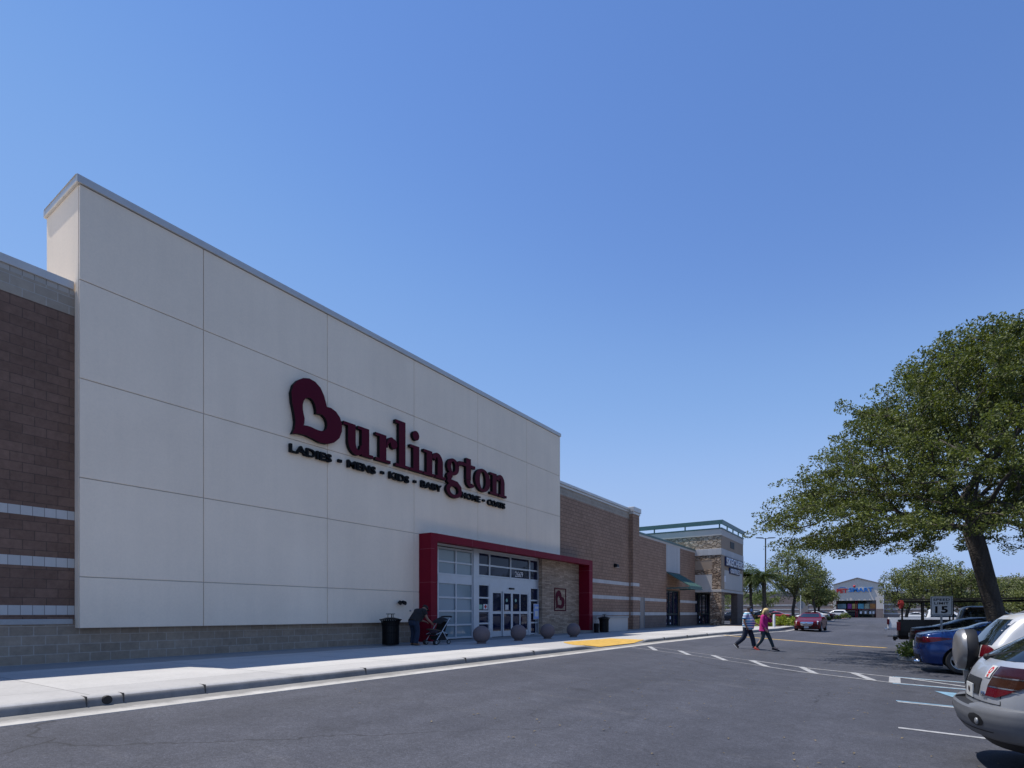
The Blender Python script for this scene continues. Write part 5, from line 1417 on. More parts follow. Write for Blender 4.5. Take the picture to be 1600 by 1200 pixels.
# 1. heavy man in a striped polo, walking to the right
P1 = dict(pelvis=(0, 0, .90), waist=(.03, 0, 1.06), chest=(.02, 0, 1.30), neckb=(.04, 0, 1.47), neck=(.06, 0, 1.52), jaw=(.085, 0, 1.59), skull=(.075, 0, 1.67), crown=(.06, 0, 1.71), face=(1, 0, -.05),
    lsh=(.0, .20, 1.40), lel=(.06, .30, 1.14), lwr=(.30, .27, 1.02), rsh=(.0, -.20, 1.40), rel=(-.04, -.33, 1.13), rwr=(.07, -.34, .90),
    lhip=(.0, .11, .86), lkn=(.16, .12, .48), lan=(.24, .12, .09), ltoe=(.42, .12, .05), rhip=(-.02, -.11, .86), rkn=(-.10, -.12, .49), ran=(-.42, -.12, .18), rtoe=(-.30, -.12, .05))
man, I = make_person('heavy man in blue and white striped polo and face mask crossing the road', (-4.75, 23.3, rz(-4.75, 23.3) + .0), math.radians(-4), P1, MT['skin_dark'], .945)
def torso(mb, rings): mb.loft([oval(c, (1, 0, 0), a, (0, 1, 0), b, 24) for c, a, b in rings])
m = MB(); torso(m, [((.03, 0, .80), .20, .215), ((.04, 0, .92), .225, .235), ((.06, 0, 1.05), .245, .235), ((.05, 0, 1.2), .22, .23), ((.025, 0, 1.34), .165, .225), ((.02, 0, 1.43), .12, .19), ((.04, 0, 1.49), .075, .085), ((.045, 0, 1.51), .07, .075)])
for q, s in (('l', 1), ('r', -1)): limb(m, [(0, s * .12, 1.42), P1[q + 'sh'], tuple(Vector(P1[q + 'sh']) * .35 + Vector(P1[q + 'el']) * .65)], [.09, .098, .092])
m.build('polo_shirt', MT['stripes'], man, smooth=60)
m = MB(); torso(m, [((.0, 0, .74), .16, .19), ((.01, 0, .86), .185, .205), ((.02, 0, .98), .19, .21)])
for q in 'lr': limb(m, [tuple(Vector(P1[q + 'hip']) + V(0, 0, .02)), P1[q + 'kn'], tuple(Vector(P1[q + 'an']) * .93 + Vector(P1[q + 'kn']) * .07)], [.125, .095, .082], 16, .003)
m.build('trousers', MT['jeans_dark'], man, smooth=60)
for q in 'lr': shoe(man, P1[q + 'an'], P1[q + 'toe'], MT['shoe_dark'], MT['shoe_white'])
c = V(.07, 0, 1.665); m = MB(); rings = [oval(c + V(0, 0, z), (1, 0, 0), a, (0, 1, 0), a * .9, 18) for z, a in ((.0, .103), (.05, .10), (.085, .075), (.10, .03))]; m.loft(rings); m.loft([oval(c + V(-.12 + 0, 0, .012), (1, 0, 0), .05, (0, 1, 0), .07, 14), oval(c + V(-.12, 0, .02), (1, 0, 0), .05, (0, 1, 0), .07, 14)]); m.build('cap', MT['grey_cap'], man, smooth=50)
m = MB(); rings = [oval(I['mid'] + I['f'] * d_ - I['up'] * .035, I['lat'], a, I['up'], b, 16) for d_, a, b in ((.045, .083, .062), (.085, .068, .058), (.115, .04, .04), (.122, .015, .015))]; m.loft(rings, cap=True); m.build('face_mask', MT['blue_mask'], man, smooth=60)

# 2. woman in magenta, hand raised to her face
P2 = dict(pelvis=(0, 0, .88), waist=(.0, 0, 1.02), chest=(.02, 0, 1.22), neckb=(.05, 0, 1.36), neck=(.075, 0, 1.41), jaw=(.11, 0, 1.465), skull=(.10, 0, 1.54), crown=(.08, 0, 1.575), face=(.96, 0, -.28),
    lsh=(.02, .165, 1.30), lel=(.20, .22, 1.12), lwr=(.18, .08, 1.30), rsh=(.0, -.165, 1.30), rel=(.02, -.24, 1.05), rwr=(.13, -.22, .84),
    lhip=(.0, .09, .84), lkn=(.20, .09, .47), lan=(.34, .09, .10), ltoe=(.50, .09, .07), rhip=(-.0, -.09, .84), rkn=(-.02, -.09, .47), ran=(-.27, -.09, .11), rtoe=(-.13, -.09, .04), lhd=(-.1, -.1, 1), lpn=(-.7, -.3, .2), ltd=(.2, -.9, .2))
wom, I = make_person('blonde woman in magenta top and dark trousers walking with one hand raised', (-4.12, 23.1, rz(-4.12, 23.1)), math.radians(-6), P2, MT['skin_fair'], .975)
m = MB(); torso(m, [((.0, 0, .76), .165, .20), ((.0, 0, .88), .155, .185), ((.0, 0, 1.03), .14, .165), ((.02, 0, 1.18), .15, .175), ((.02, 0, 1.28), .115, .17), ((.04, 0, 1.36), .075, .09), ((.06, 0, 1.40), .06, .065)])
limb(m, [(0, .1, 1.31), P2['lsh'], P2['lel'], tuple(Vector(P2['lel']) * .2 + Vector(P2['lwr']) * .8)], [.075, .075, .062, .05]); limb(m, [(0, -.1, 1.31), P2['rsh'], P2['rel'], tuple(Vector(P2['rel']) * .25 + Vector(P2['rwr']) * .75)], [.075, .075, .064, .055])
m.build('long_top', MT['pink_cloth'], wom, smooth=60)
m = MB(); torso(m, [((.0, 0, .74), .13, .165), ((.0, 0, .86), .145, .175), ((.0, 0, .95), .13, .16)])
for q in 'lr': limb(m, [tuple(Vector(P2[q + 'hip']) + V(0, 0, .02)), P2[q + 'kn'], tuple(Vector(P2[q + 'an']) * .9 + Vector(P2[q + 'kn']) * .1)], [.10, .068, .05], 16, .002)
m.build('trousers', MT['teal_jeans'], wom, smooth=60)
shoe(wom, P2['ran'], P2['rtoe'], MT['shoe_red'], MT['shoe_red']); shoe(wom, P2['lan'], P2['ltoe'], MT['shoe_dark'], MT['shoe_dark'])
m = MB(); c = Vector(P2['skull']); m.sphere(tuple(c + V(-.018, 0, .012)), .112, 18, 12, 0, (1.0, .95, .92))
for i in range(26):
    a = random.uniform(1.2, 5.0); st = c + V(.07 * math.cos(a) - .02, .10 * math.sin(a), .03)
    limb(m, [tuple(st), tuple(st + V(-.05, .01 * math.sin(a), -.10)), tuple(st + V(-.045 + random.uniform(-.02, .02), .02 * math.sin(a), -random.uniform(.16, .23)))], [.022, .024, .008], 6)
m.build('hair', MT['blond'], wom, smooth=60)

# 3. man bending over the stroller
P3 = dict(pelvis=(0, 0, .84), waist=(.07, 0, .98), chest=(.24, 0, 1.12), neckb=(.38, 0, 1.20), neck=(.43, 0, 1.215), jaw=(.49, 0, 1.21), skull=(.53, 0, 1.27), crown=(.535, 0, 1.315), face=(.78, 0, -.62),
    lsh=(.30, .19, 1.14), lel=(.42, .25, .88), lwr=(.66, .16, .80), rsh=(.30, -.19, 1.14), rel=(.40, -.26, .88), rwr=(.66, -.20, .74),
    lhip=(.0, .10, .80), lkn=(.10, .12, .44), lan=(.06, .13, .08), ltoe=(.24, .14, .04), rhip=(.0, -.10, .80), rkn=(.06, -.12, .44), ran=(-.04, -.13, .08), rtoe=(.14, -.14, .04), lpn=(0, 0, -1), rpn=(0, 0, -1), ltd=(0, -1, 0), rtd=(0, 1, 0), curl=.8)
ben, I = make_person('man in dark clothes, cap and jeans bending forward over a stroller by the wall', (-13.3, 13.72, 0), math.radians(86), P3, MT['skin_mid'], .99)
def lean(mb, c0, c1, prof):
    a, b = Vector(c0), Vector(c1); d = (b - a).normalized(); lat = V(0, 1, 0); n_ = d.cross(lat).normalized()
    mb.loft([oval(a + (b - a) * s, n_, p, lat, q, 22) for s, p, q in prof])
m = MB(); lean(m, (-.03, 0, .78), (.43, 0, 1.225), [(0, .16, .20), (.25, .175, .205), (.5, .19, .215), (.75, .185, .225), (.88, .10, .18), (.97, .065, .08), (1.0, .06, .065)])
for q, s in (('l', 1), ('r', -1)): limb(m, [(.30, s * .1, 1.15), P3[q + 'sh'], tuple(Vector(P3[q + 'sh']) * .6 + Vector(P3[q + 'el']) * .4)], [.105, .10, .085])
m.build('tee_shirt', MT['black_cloth'], ben, smooth=60)
m = MB(); m.loft([oval((-.0, 0, .68), (1, 0, 0), .14, (0, 1, 0), .18, 22), oval((0, 0, .8), (1, 0, 0), .16, (0, 1, 0), .19, 22), oval((.05, 0, .93), (1, 0, .3), .15, (0, 1, 0), .18, 22)])
for q in 'lr': limb(m, [tuple(Vector(P3[q + 'hip']) + V(0, 0, .02)), P3[q + 'kn'], P3[q + 'an']], [.115, .088, .085], 16, .003)
m.build('jeans', MT['jeans'], ben, smooth=60)
for q in 'lr': shoe(ben, P3[q + 'an'], P3[q + 'toe'], MT['ledge'] if 0 else M('tan_shoe', (.16, .09, .05), .7), MT['shoe_dark'])
c = Vector(P3['skull']); up = I['up']; m = MB(); ax = I['f']; m.loft([oval(c + up * z, ax, a, I['lat'], a * .92, 18) for z, a in ((.0, .106), (.04, .103), (.075, .08), (.092, .03))]); m.loft([oval(c + ax * .13 + up * .005, ax, .06, I['lat'], .075, 14), oval(c + ax * .13 + up * .014, ax, .06, I['lat'], .075, 14)]); m.build('cap', MT['black_cloth'], ben, smooth=50)

# stroller, front towards the man
st = thing('stroller', 'dark folding stroller with a silver frame and hood, standing under the bending man', 'stroller', (-13.05, 14.62, 0), math.radians(88))
# local x: +x points to the handle (away from the man)
m = MB()
for s in (-1, 1):
    y = s * .24
    m.tube([(-.33, y, .10), (-.05, y, .42), (.28, y, .80), (.40, y, .92)], .014, 8); m.tube([(.30, y, .10), (.02, y, .46)], .014, 8); m.tube([(-.30, y, .36), (.02, y, .45), (.22, y, .38)], .011, 8)
m.tube([(-.33, -.24, .10), (-.33, .24, .10)], .010, 8); m.tube([(.30, -.24, .10), (.30, .24, .10)], .010, 8)
m.build('frame', MT['alu'], st)
m = MB(); m.tube([(.40, -.24, .92), (.47, -.24, .96), (.49, -.12, .97), (.49, .12, .97), (.47, .24, .96), (.40, .24, .92)], .020, 8); m.build('handle', MT['black_plastic'], st)
m = MB(); m.box(.38, .52, -.16, .16, .94, .965); m.build('cup_tray', MT['black_plastic'], st, bevel=.01)
for x, yy in ((-.33, -.27), (-.33, -.20), (-.33, .20), (-.33, .27), (.30, -.25), (.30, .25)):
    o = None; m = MB(); m.lathe([(.055, -.014), (.085, -.016), (.085, .016), (.055, .014)], 20, 'y'); o = m.build('wheel', MT['tyre'], st); o.location = (x, yy, .088)
    m = MB(); m.lathe([(.001, -.01), (.056, -.012), (.056, .012), (.001, .01)], 16, 'y'); m.build('rim', MT['gal'], o)
m = MB(); m.loft([[(-.30, y, .36), (-.02, y, .37), (.12, y, .46), (.27, y, .80), (.30, y, .79), (.15, y, .42), (.0, y, .32), (-.30, y, .33)] for y in (-.22, 0, .22)]); m.build('seat', MT['black_cloth'], st, smooth=40)
m = MB(); m.grid([[(.20 - .34 * math.sin(a) * math.cos(.0) + .02, y, .60 + .34 * math.cos(a) * (1 - .35 * (y / .25) ** 2)) for y in frange(-.25, .25, 8)] for a in frange(-.85, 1.15, 10)]); m.build('hood', MT['black_cloth'], st, smooth=180)
m = MB(); m.loft([[(-.18, y, .30), (.26, y, .30), (.34, y, .36), (.20, y, .16), (-.12, y, .16)] for y in (-.20, .20)]); m.build('basket', MT['black_cloth'], st)
m = MB(); m.tube([(-.30, -.22, .52), (-.36, -.1, .53), (-.36, .1, .53), (-.30, .22, .52)], .022, 8); m.tube([(-.30, .22, .52), (-.02, .24, .45)], .014, 8); m.tube([(-.30, -.22, .52), (-.02, -.24, .45)], .014, 8); m.build('bumper_bar', M('brown_padding', (.09, .065, .045), .8), st)
m = MB(); m.sphere((-.16, 0, .44), .17, 16, 10, 0, (1.0, .9, .5)); m.build('blanket', M('red_and_blue_blanket', (.05, .03, .045), .9, 0, .7, 9), st, smooth=180)
# ------------------------------------------------------------------ trees and plants
def leaf_mesh(clumps, per, size, flat=.55, seed=1, droop=.0):
    """clumps: (centre, direction, length, radius). Small diamond leaves spread through each spray"""
    rnd = random.Random(seed); v = []; f = []
    for c, d, ln, rad in clumps:
        d = Vector(d).normalized(); a = d.orthogonal().normalized(); b = d.cross(a)
        k = max(3, int(per * rnd.uniform(.6, 1.3)))
        for i in range(k):
            t = rnd.uniform(-.5, .5); rr = rad * math.sqrt(rnd.random()) * (1.1 - abs(t)); an = rnd.uniform(0, 2 * PI)
            off = a * math.cos(an) * rr + b * math.sin(an) * rr; off.z *= flat
            p = Vector(c) + d * ln * t + off; p.z -= droop * abs(t)
            s = size * rnd.uniform(.6, 1.35)
            n = Vector((rnd.gauss(0, 1), rnd.gauss(0, 1), rnd.gauss(.35, .9))).normalized()
            u = n.orthogonal().normalized(); w = n.cross(u); an = rnd.uniform(0, 2 * PI); u, w = u * math.cos(an) + w * math.sin(an), w * math.cos(an) - u * math.sin(an)
            q = len(v)
            v += [tuple(p - u * s), tuple(p + w * s * .45 + n * s * .12), tuple(p + u * s), tuple(p - w * s * .45 + n * s * .12)]
            f.append((q, q + 1, q + 2, q + 3))
    me = bpy.data.meshes.new('leaves'); me.from_pydata(v, [], f); me.update()
    return me

def grow(fork, tips, rnd, balance=.45, trunk_r=.3, sag=.06, keep=.018):
    """joins every tip to the cheapest node so far: a branching skeleton with pipe-model radii"""
    nodes = [(Vector(p), None, 0.0) for p in fork[:1]]
    for i, p in enumerate(fork[1:]): nodes.append((Vector(p), i, nodes[-1][2] + (Vector(p) - nodes[-1][0]).length))
    nf = len(fork); base = nodes[-1][2]
    order = sorted(tips, key=lambda q: (Vector(q) - nodes[-1][0]).length)
    tipn = []
    for q in order:
        q = Vector(q); best = None
        for i in range(nf - 1, len(nodes)):
            p, par, pl = nodes[i]; dd = (q - p).length
            c = dd + balance * (pl - base)
            if best is None or c < best[0]: best = (c, i)
        i = best[1]; p = nodes[i][0]; L = (q - p).length; k = max(1, min(6, int(L / .45)))
        prev = i
        for j in range(1, k + 1):
            t = j / k; x = p.lerp(q, t)
            if j < k: x += Vector((rnd.gauss(0, .06), rnd.gauss(0, .06), rnd.gauss(0, .05) + sag * L * math.sin(PI * t))) * min(1, L / 1.5)
            nodes.append((x, prev, nodes[prev][2] + (x - nodes[prev][0]).length)); prev = len(nodes) - 1
        tipn.append(prev)
    load = [0.0] * len(nodes)
    for t in tipn: load[t] = 1.0
    for i in range(len(nodes) - 1, 0, -1): load[nodes[i][1]] += load[i]
    mx = load[0]
    rad = [max(keep, trunk_r * (l / mx) ** .45) for l in load]
    kids = {}
    for i, (p, par, pl) in enumerate(nodes):
        if par is not None: kids.setdefault(par, []).append(i)
    m = MB(); stack = [(0, None)]
    while stack:
        s, par = stack.pop(); path = ([nodes[par][0]] if par is not None else []) + [nodes[s][0]]; rr = ([min(rad[par], rad[s] * 1.25)] if par is not None else []) + [rad[s]]; i = s
        while kids.get(i):
            ks = sorted(kids[i], key=lambda k: -load[k])
            for k in ks[1:]: stack.append((k, i))
            i = ks[0]; path.append(nodes[i][0]); rr.append(rad[i])
        if len(path) > 1: m.tube(path, rr, 10 if rr[0] > .08 else 5)
    return m

# --- the big live oak at the right
rnd = random.Random(5)
TB = Vector((3.05, 24.0, -.5))
def oak_clumps():
    out = []
    # crown outline in the plane facing the camera: u to the right, z up, seen from the lane; rounded in depth
    prof = [(2.35, -6.9, 4.5), (3.2, -7.7, 5.8), (4.2, -7.8, 6.3), (4.9, -7.3, 6.3), (5.3, -6.5, 6.3), (6.0, -6.1, 6.0), (6.4, -5.3, 5.8), (7.3, -4.9, 5.4), (7.7, -4.2, 5.1), (8.5, -4.0, 4.8), (8.9, -3.4, 4.4), (9.5, -2.7, 3.8), (10.1, -.6, 2.8)]
    U = Vector((.8271, .5620, 0)); D = Vector((-.5620, .8271, 0))
    n = 0
    while n < 2150:
        z = rnd.uniform(2.3, 10.15)
        lo = lerp(z, [(p[0], p[1]) for p in prof]); hi = lerp(z, [(p[0], p[2]) for p in prof])
        mid, hw = (lo + hi) / 2, (hi - lo) / 2
        a = rnd.uniform(-1, 1); b = rnd.uniform(-1, 1); r2 = math.hypot(a, b)
        if r2 > 1: continue
        if r2 < .5 and rnd.random() < .45: continue      # fuller towards the outside
        if z < 3.6 and r2 < .45: continue
        if z < 2.95 + .07 * max(0, b * 5.6) + .38 * max(0, a) + .45 * max(0, -a - .2) + .25 * (1 - a * a): continue
        p = TB + U * (mid + a * hw) + D * (b * min(hw, 5.6)); p.z = z - .12 * 0
        if z > 8.6 + 1.5 * math.sqrt(max(0, 1 - b * b)) - .35 * max(0, -b): continue
        # scalloped layers
        lay = math.sin(z * 2.6 + 1.3 * math.sin(p.x * .9) + 1.1 * math.cos(p.y * .8))
        if lay < -.40 and rnd.random() < .68: continue
        if math.sin(p.x * 1.7 + 2 * math.sin(z)) * math.sin(p.y * 1.4 + z) > .55 and rnd.random() < .75: continue
        out.append(p); n += 1
    return out
tips = oak_clumps()
for i in range(110):      # loose tips reaching past the outline
    p = rnd.choice(tips[:2150]); d_ = (p - (TB + V(-.3, 0, 4.6))); d_.z *= .6
    if d_.length > 4.2: tips.append(p + d_.normalized() * rnd.uniform(.3, .8))
fork = [TB + V(-.24, -.2, -.15), TB + V(-.28, -.24, .6), TB + V(-.36, -.3, 1.5), TB + V(-.58, -.40, 2.5), TB + V(-.82, -.54, 3.6), TB + V(-1.0, -.62, 4.3)]
oak = thing('oak_tree', 'big spreading live oak with a leaning dark trunk in the kerbed island', 'tree', tuple(TB))
sk = grow(fork, [tuple(p) for p in tips], rnd, .5, .255, .05, .009)
fl = MB(); fl.tube([fork[0] + V(.03, 0, -.1), fork[0] + V(0, 0, .15), fork[1]], [.42, .31, .255], 14)
sk.v += []
b0 = len(sk.v); sk.v += fl.v; sk.f += [tuple(i + b0 for i in f) for f in fl.f]; sk.m += fl.m
sk.build('trunk', MT['bark'], oak, smooth=60, world=True, fix=False)
ctr = TB + V(-.3, 0, 5.5)
cl = []
for p in tips:
    d = (p - ctr); d.z *= .45; d.z += .15; d = d.normalized() + V(rnd.gauss(0, .35), rnd.gauss(0, .35), rnd.gauss(0, .22))
    cl.append((p, d, rnd.uniform(.7, 1.35), rnd.uniform(.18, .36)))
link('crown', leaf_mesh(cl, 125, .047, .6, 3, .12), oak, [MT['leaf']], True)

def tree(name, label, base, h, cr, leaf, nclump=110, per=60, size=.125, trunk_h=.35, tr=.12, seed=1, flat=.8, group=None, squash=1.0, bark='bark'):
    r = random.Random(seed); B = Vector(base)
    t = thing(name, label, 'tree', base, 0, group)
    tips = []
    zc = h * (trunk_h + 1) / 2; hh = h * (1 - trunk_h) / 2
    lob = [(r.uniform(0, 2 * PI), r.uniform(.7, 1.1)) for _ in range(5)]
    while len(tips) < nclump:
        a, b, c = r.uniform(-1, 1), r.uniform(-1, 1), r.uniform(-1, 1)
        q = a * a + b * b + c * c
        if q > 1 or (q < .25 and r.random() < .6): continue
        an = math.atan2(b, a); k = 1 + .22 * math.sin(3 * an + lob[0][0]) + .15 * math.sin(5 * c + lob[1][0] + an)
        tips.append(B + Vector((a * cr * k * squash, b * cr * k, zc + c * hh * (1 + .12 * math.sin(4 * an)))))
    fork = [B + V(0, 0, -.15), B + V(.03 * h * r.uniform(-1, 1), .02, h * trunk_h * .5), B + V(.04 * h * r.uniform(-1, 1), 0, h * trunk_h * .95)]
    grow(fork, tips, r, .5, tr, .04, .012).build('trunk', MT[bark], t, smooth=60, world=True, fix=False)
    C_ = B + V(0, 0, zc * .8); cl = []
    for p in tips:
        d = (p - C_).normalized() + V(r.gauss(0, .4), r.gauss(0, .4), r.gauss(0, .4)); s = cr * .30
        cl.append((p, d, s * r.uniform(1.0, 2.2), s * r.uniform(.5, 1.0)))
    link('crown', leaf_mesh(cl, per, size, flat, seed), t, [MT[leaf]], True)
    return t

def palm(label, base, h, fl_, seed, group, n=38):
    r = random.Random(seed); t = thing('palm_tree', label, 'palm tree', base, 0, group)
    m = MB(); path = [(.05 * math.sin(i * .6) * i / 8, 0, h * i / 8 - .1) for i in range(9)]; m.tube(path, [.20, .17, .16, .155, .15, .15, .155, .17, .20], 12); m.build('trunk', MT['palm_bark'], t, smooth=60)
    m = MB(); top = Vector(path[-1])
    for i in range(n):
        az = r.uniform(0, 2 * PI); el = r.uniform(-.55, 1.25); L = fl_ * r.uniform(.8, 1.1); d = Vector((math.cos(az), math.sin(az), 0)); sp_ = []
        for k in range(8):
            s = k / 7; sp_.append(top + d * L * s * math.cos(el * (1 - .5 * s)) + Vector((0, 0, L * (math.sin(el) * s - .55 * s * s))))
        sd = Vector((-d.y, d.x, 0))
        for k in range(1, 8):
            a, b = sp_[k - 1], sp_[k]; w = L * .30 * math.sin(PI * min(.95, .25 + k / 9))
            for q in range(3):
                p0 = a.lerp(b, q / 3); p1 = a.lerp(b, (q + .8) / 3)
                for s in (-1, 1):
                    tip = p1 + sd * s * w + (b - a) * 1.2 + Vector((0, 0, -w * r.uniform(.25, .7)))
                    m.add([p0, p1, tip], [(0, 1, 2)])
        m.tube(sp_, [.02] * 7 + [.006], 4)
    m.build('crown', MT['palm'], t, fix=False)
    return t

def shrub(name, label, base, rx, ry, h, leaf, n=40, per=40, size=.05, seed=1, group=None, cat='shrub'):
    r = random.Random(seed); t = thing(name, label, cat, base, 0, group); cl = []; st = MB()
    for i in range(n):
        while 1:
            a, b = r.uniform(-1, 1), r.uniform(-1, 1)
            if a * a + b * b < 1: break
        z = h * r.uniform(.15, 1) * (1 - .45 * (a * a + b * b)); p = V(a * rx, b * ry, z)
        cl.append((p, V(a, b, .8), .22 * h + .1, .16 * h + .05)); st.tube([(a * rx * .4, b * ry * .4, -.05), tuple(p * .95)], [.012, .006], 4)
    st.build('stem', MT['bark'], t, fix=False)
    link('foliage', leaf_mesh(cl, per, size, .8, seed), t, [MT[leaf]])
    return t
def Z(x, y, d=0.0): return (x, y, rz(x, y) + d)

GT = 'trees beyond the road'
tree('oak_tree', 'tallest grey green oak behind the hedge, just left of the oncoming red sedan', Z(-9.6, 71.5, .1), 8.6, 2.8, 'leaf_far', 150, 62, .11, .36, .17, 21, group=GT)
tree('oak_tree', 'loose grey green oak between the tallest oak and the pet store gable', Z(-9.5, 90, .1), 7.9, 2.4, 'leaf_far', 120, 62, .13, .38, .15, 22, group=GT)
tree('oak_tree', 'low wide tree covering the left half of the pet store sign front', Z(-11.0, 112, .1), 5.2, 2.8, 'leaf_far', 110, 70, .15, .42, .2, 23, group=GT)
tree('young_tree', 'small pale green tree with a thin trunk between the palms and the tallest oak', Z(-13.4, 76, .1), 4.4, 1.9, 'leaf_pale', 70, 34, .10, .42, .07, 24, group=GT)
tree('oak_tree', 'grey green oak filling the gap right behind the stone tower', Z(-20.5, 92, 0), 9.0, 3.6, 'leaf_far', 100, 42, .13, .3, .16, 25, group=GT)
tree('oak_tree', 'low oak seen through the opening under the stone tower', Z(-19.0, 74, 0), 5.2, 2.6, 'leaf_pale', 80, 36, .11, .2, .12, 26, group=GT)
palm('taller palm with a shaggy round head beside the lamp post', Z(-11.7, 65.5, .1), 5.2, 2.7, 31, 'palms by the stone tower')
palm('palm partly hidden behind the stone tower corner', Z(-13.2, 66.5, .1), 5.1, 2.6, 32, 'palms by the stone tower')
palm('short young palm standing low between the two tall palms and the pale young tree', Z(-17.3, 88, .1), 3.6, 1.5, 33, 'palms by the stone tower')
GRT = 'trees along the right hand rows'
for i, (x, y, h, cr, lb) in enumerate(((1.3, 86, 7.0, 3.0, 'leftmost oak right of the lane, hiding the end of the pet store front'), (3.3, 80, 7.9, 2.9, 'oak with tufted top left of the speed limit sign'), (6.0, 76, 6.6, 2.7, 'low oak directly behind the speed limit sign'), (10.2, 84, 5.4, 3.2, 'oak left of the big leaning trunk under the distant building'), (9.9, 60, 3.9, 2.6, 'low oak just beside the big leaning trunk'), (12.4, 58, 6.3, 3.6, 'dense oak at the right picture edge past the big trunk'), (17.5, 76, 8.2, 4.2, 'oak farthest right behind the dense one'))):
    tree('oak_tree', lb, Z(x, y, .05), h, cr, 'leaf_far', 120, 66, .12, .30, .2, 40 + i, group=GRT)
# shrubs
GS = 'shrubs on the kerbed beds'
for i, (x, y, rx, h, lf, lb) in enumerate((
    (-8.9, 50.6, .95, 1.05, 'leaf_lime', 'lime green shrub between the striped man and the blonde woman'), (-7.95, 53.6, .9, 1.0, 'leaf_lime', 'lime green shrub just right of the blonde woman'),
    (-10.0, 58.5, 1.5, 1.15, 'leaf_hedge', 'dark hedge behind the left lime shrub'), (-9.0, 63.5, 1.7, 1.0, 'leaf_hedge', 'dark hedge behind the right lime shrub'), (-8.4, 66.5, 1.5, .9, 'leaf_hedge', 'dark hedge at the foot of the tallest oak'), (-7.9, 63.3, .7, .6, 'leaf_hedge', 'low round shrub at the corner of the bed beside the red sedan'),
    (-8.3, 72.0, .9, .8, 'leaf_hedge', 'dark shrub behind the oncoming red sedan'), (-13.0, 61.2, 1.2, 1.2, 'leaf_red', 'bronze shrub seen under the tower opening'), (-12.0, 62.6, 1.1, 1.0, 'leaf_red', 'bronze shrub at the foot of the far tower pillar'),
    (-8.3, 93, .8, .7, 'leaf_hedge', 'small dark shrub on the second far bed'), (-8.2, 109, .9, .7, 'leaf_hedge', 'small dark shrub on the third far bed'), (-7.9, 125, .9, 1.1, 'leaf_pale', 'pale round shrub at the end of the third far bed'),
    (.62, 22.75, .5, .62, 'leaf_pale', 'sprawling green shrub on the island kerb behind the blue sedan'), (1.2, 24.0, .5, .5, 'leaf_hedge', 'dark low shrub deeper in the island behind the blue sedan'))):
    shrub('shrub', lb, Z(x, y, .08), rx, rx * .8, h, lf, 46, 46, .055 if y < 40 else .075, 60 + i, GS)

# lamp post, stop sign seen from behind, white marker post, speed limit sign
lp = thing('lamp_post', 'tall slim double armed lamp post rising behind the palms', 'lamp post', Z(-12.75, 72.6, 0))
m = MB(); m.tube([(0, 0, 0), (0, 0, 10.2)], [.10, .07], 12); m.build('pole', MT['bronze'], lp, smooth=60)
m = MB(); m.lathe([(.30, 0), (.30, .7), (.001, .72)], 20); m.build('pole_base', MT['kerb'], lp, smooth=40)
for s in (-1, 1):
    m = MB(); m.tube([(0, 0, 10.1), (s * .35 * .827, s * .35 * .562, 10.18)], .035, 8); m.build('arm', MT['bronze'], lp)
    c_, s_ = .827 * s, .562 * s; P = lambda u, v, w: (c_ * u - s_ * v, s_ * u + c_ * v, w)
    m = MB(); m.loft([[P(u, -w_, 10.16 + a), P(u, w_, 10.16 + a), P(u, w_, 10.26 + a * .4), P(u, -w_, 10.26 + a * .4)] for u, w_, a in ((.3, .12, 0), (.6, .18, .02), (1.05, .16, .04), (1.15, .08, .05))]); m.build('lamp_head', MT['bronze'], lp)
ss = thing('stop_sign', 'back of an octagonal road sign on a post left of the pet store', 'road sign', Z(-7.55, 61.0, 0))
OC = [(.40 * math.cos(PI / 8 + i * PI / 4), 2.05 + .40 * math.sin(PI / 8 + i * PI / 4)) for i in range(8)]
m = MB(); m.prism(OC, lambda u, v, w: (u, w, v), .006, 0); m.build('panel', MT['gal'], ss)
m = MB(); m.tube([(0, -.03, 0), (0, -.03, 3.0)], .03, 8); m.build('post', MT['white_paint'], ss)
mp_ = thing('marker_post', 'short white post standing beside the lime shrub and the blonde woman', 'post', Z(-7.75, 47.6, .1))
m = MB(); m.lathe([(.09, 0), (.09, .95), (.075, 1.02), (.03, 1.05), (.001, 1.05)], 18); m.build('post', MT['white_paint'], mp_, smooth=40)
sl = thing('speed_limit_sign', 'white rectangular speed limit sign on a steel post in the island', 'road sign', Z(1.32, 24.15, 0), math.radians(6))
hh = 1.30 + .20 - (rz(1.32, 24.15) + .5)
m = MB(); m.prism([(-.285, hh), (.285, hh), (.305, hh + .02), (.305, hh + .64), (.285, hh + .66), (-.285, hh + .66), (-.305, hh + .64), (-.305, hh + .02)], lambda u, v, w: (u, -w, v), .006); pn = m.build('panel', MT['plate'], sl)
m = MB()
e0, e1 = .285, .272
for u0, u1, v0, v1 in ((-e0, e0, hh + .02, hh + .033), (-e0, e0, hh + .627, hh + .64), (-e0, -e1, hh + .033, hh + .627), (e1, e0, hh + .033, hh + .627)): m.box(u0, u1, -.0075, -.006, v0, v1)
m.build('border', MT['sign_black'], pn)
for wd, w_, h_, y in (('SPEED', .46, .085, hh + .50), ('LIMIT', .40, .085, hh + .375), ('15', .35, .24, hh + .08)):
    link('lettering', text_mesh(wd, w_, h_, lambda u, v, w: (u, -.0065 - w, v), .002, .03, x=-w_ / 2, y=y, space=1.1), pn, [MT['sign_black']])
m = MB(); m.box(-.03, .03, .002, .035, -.1, hh + .62); m.build('post', MT['gal'], sl)

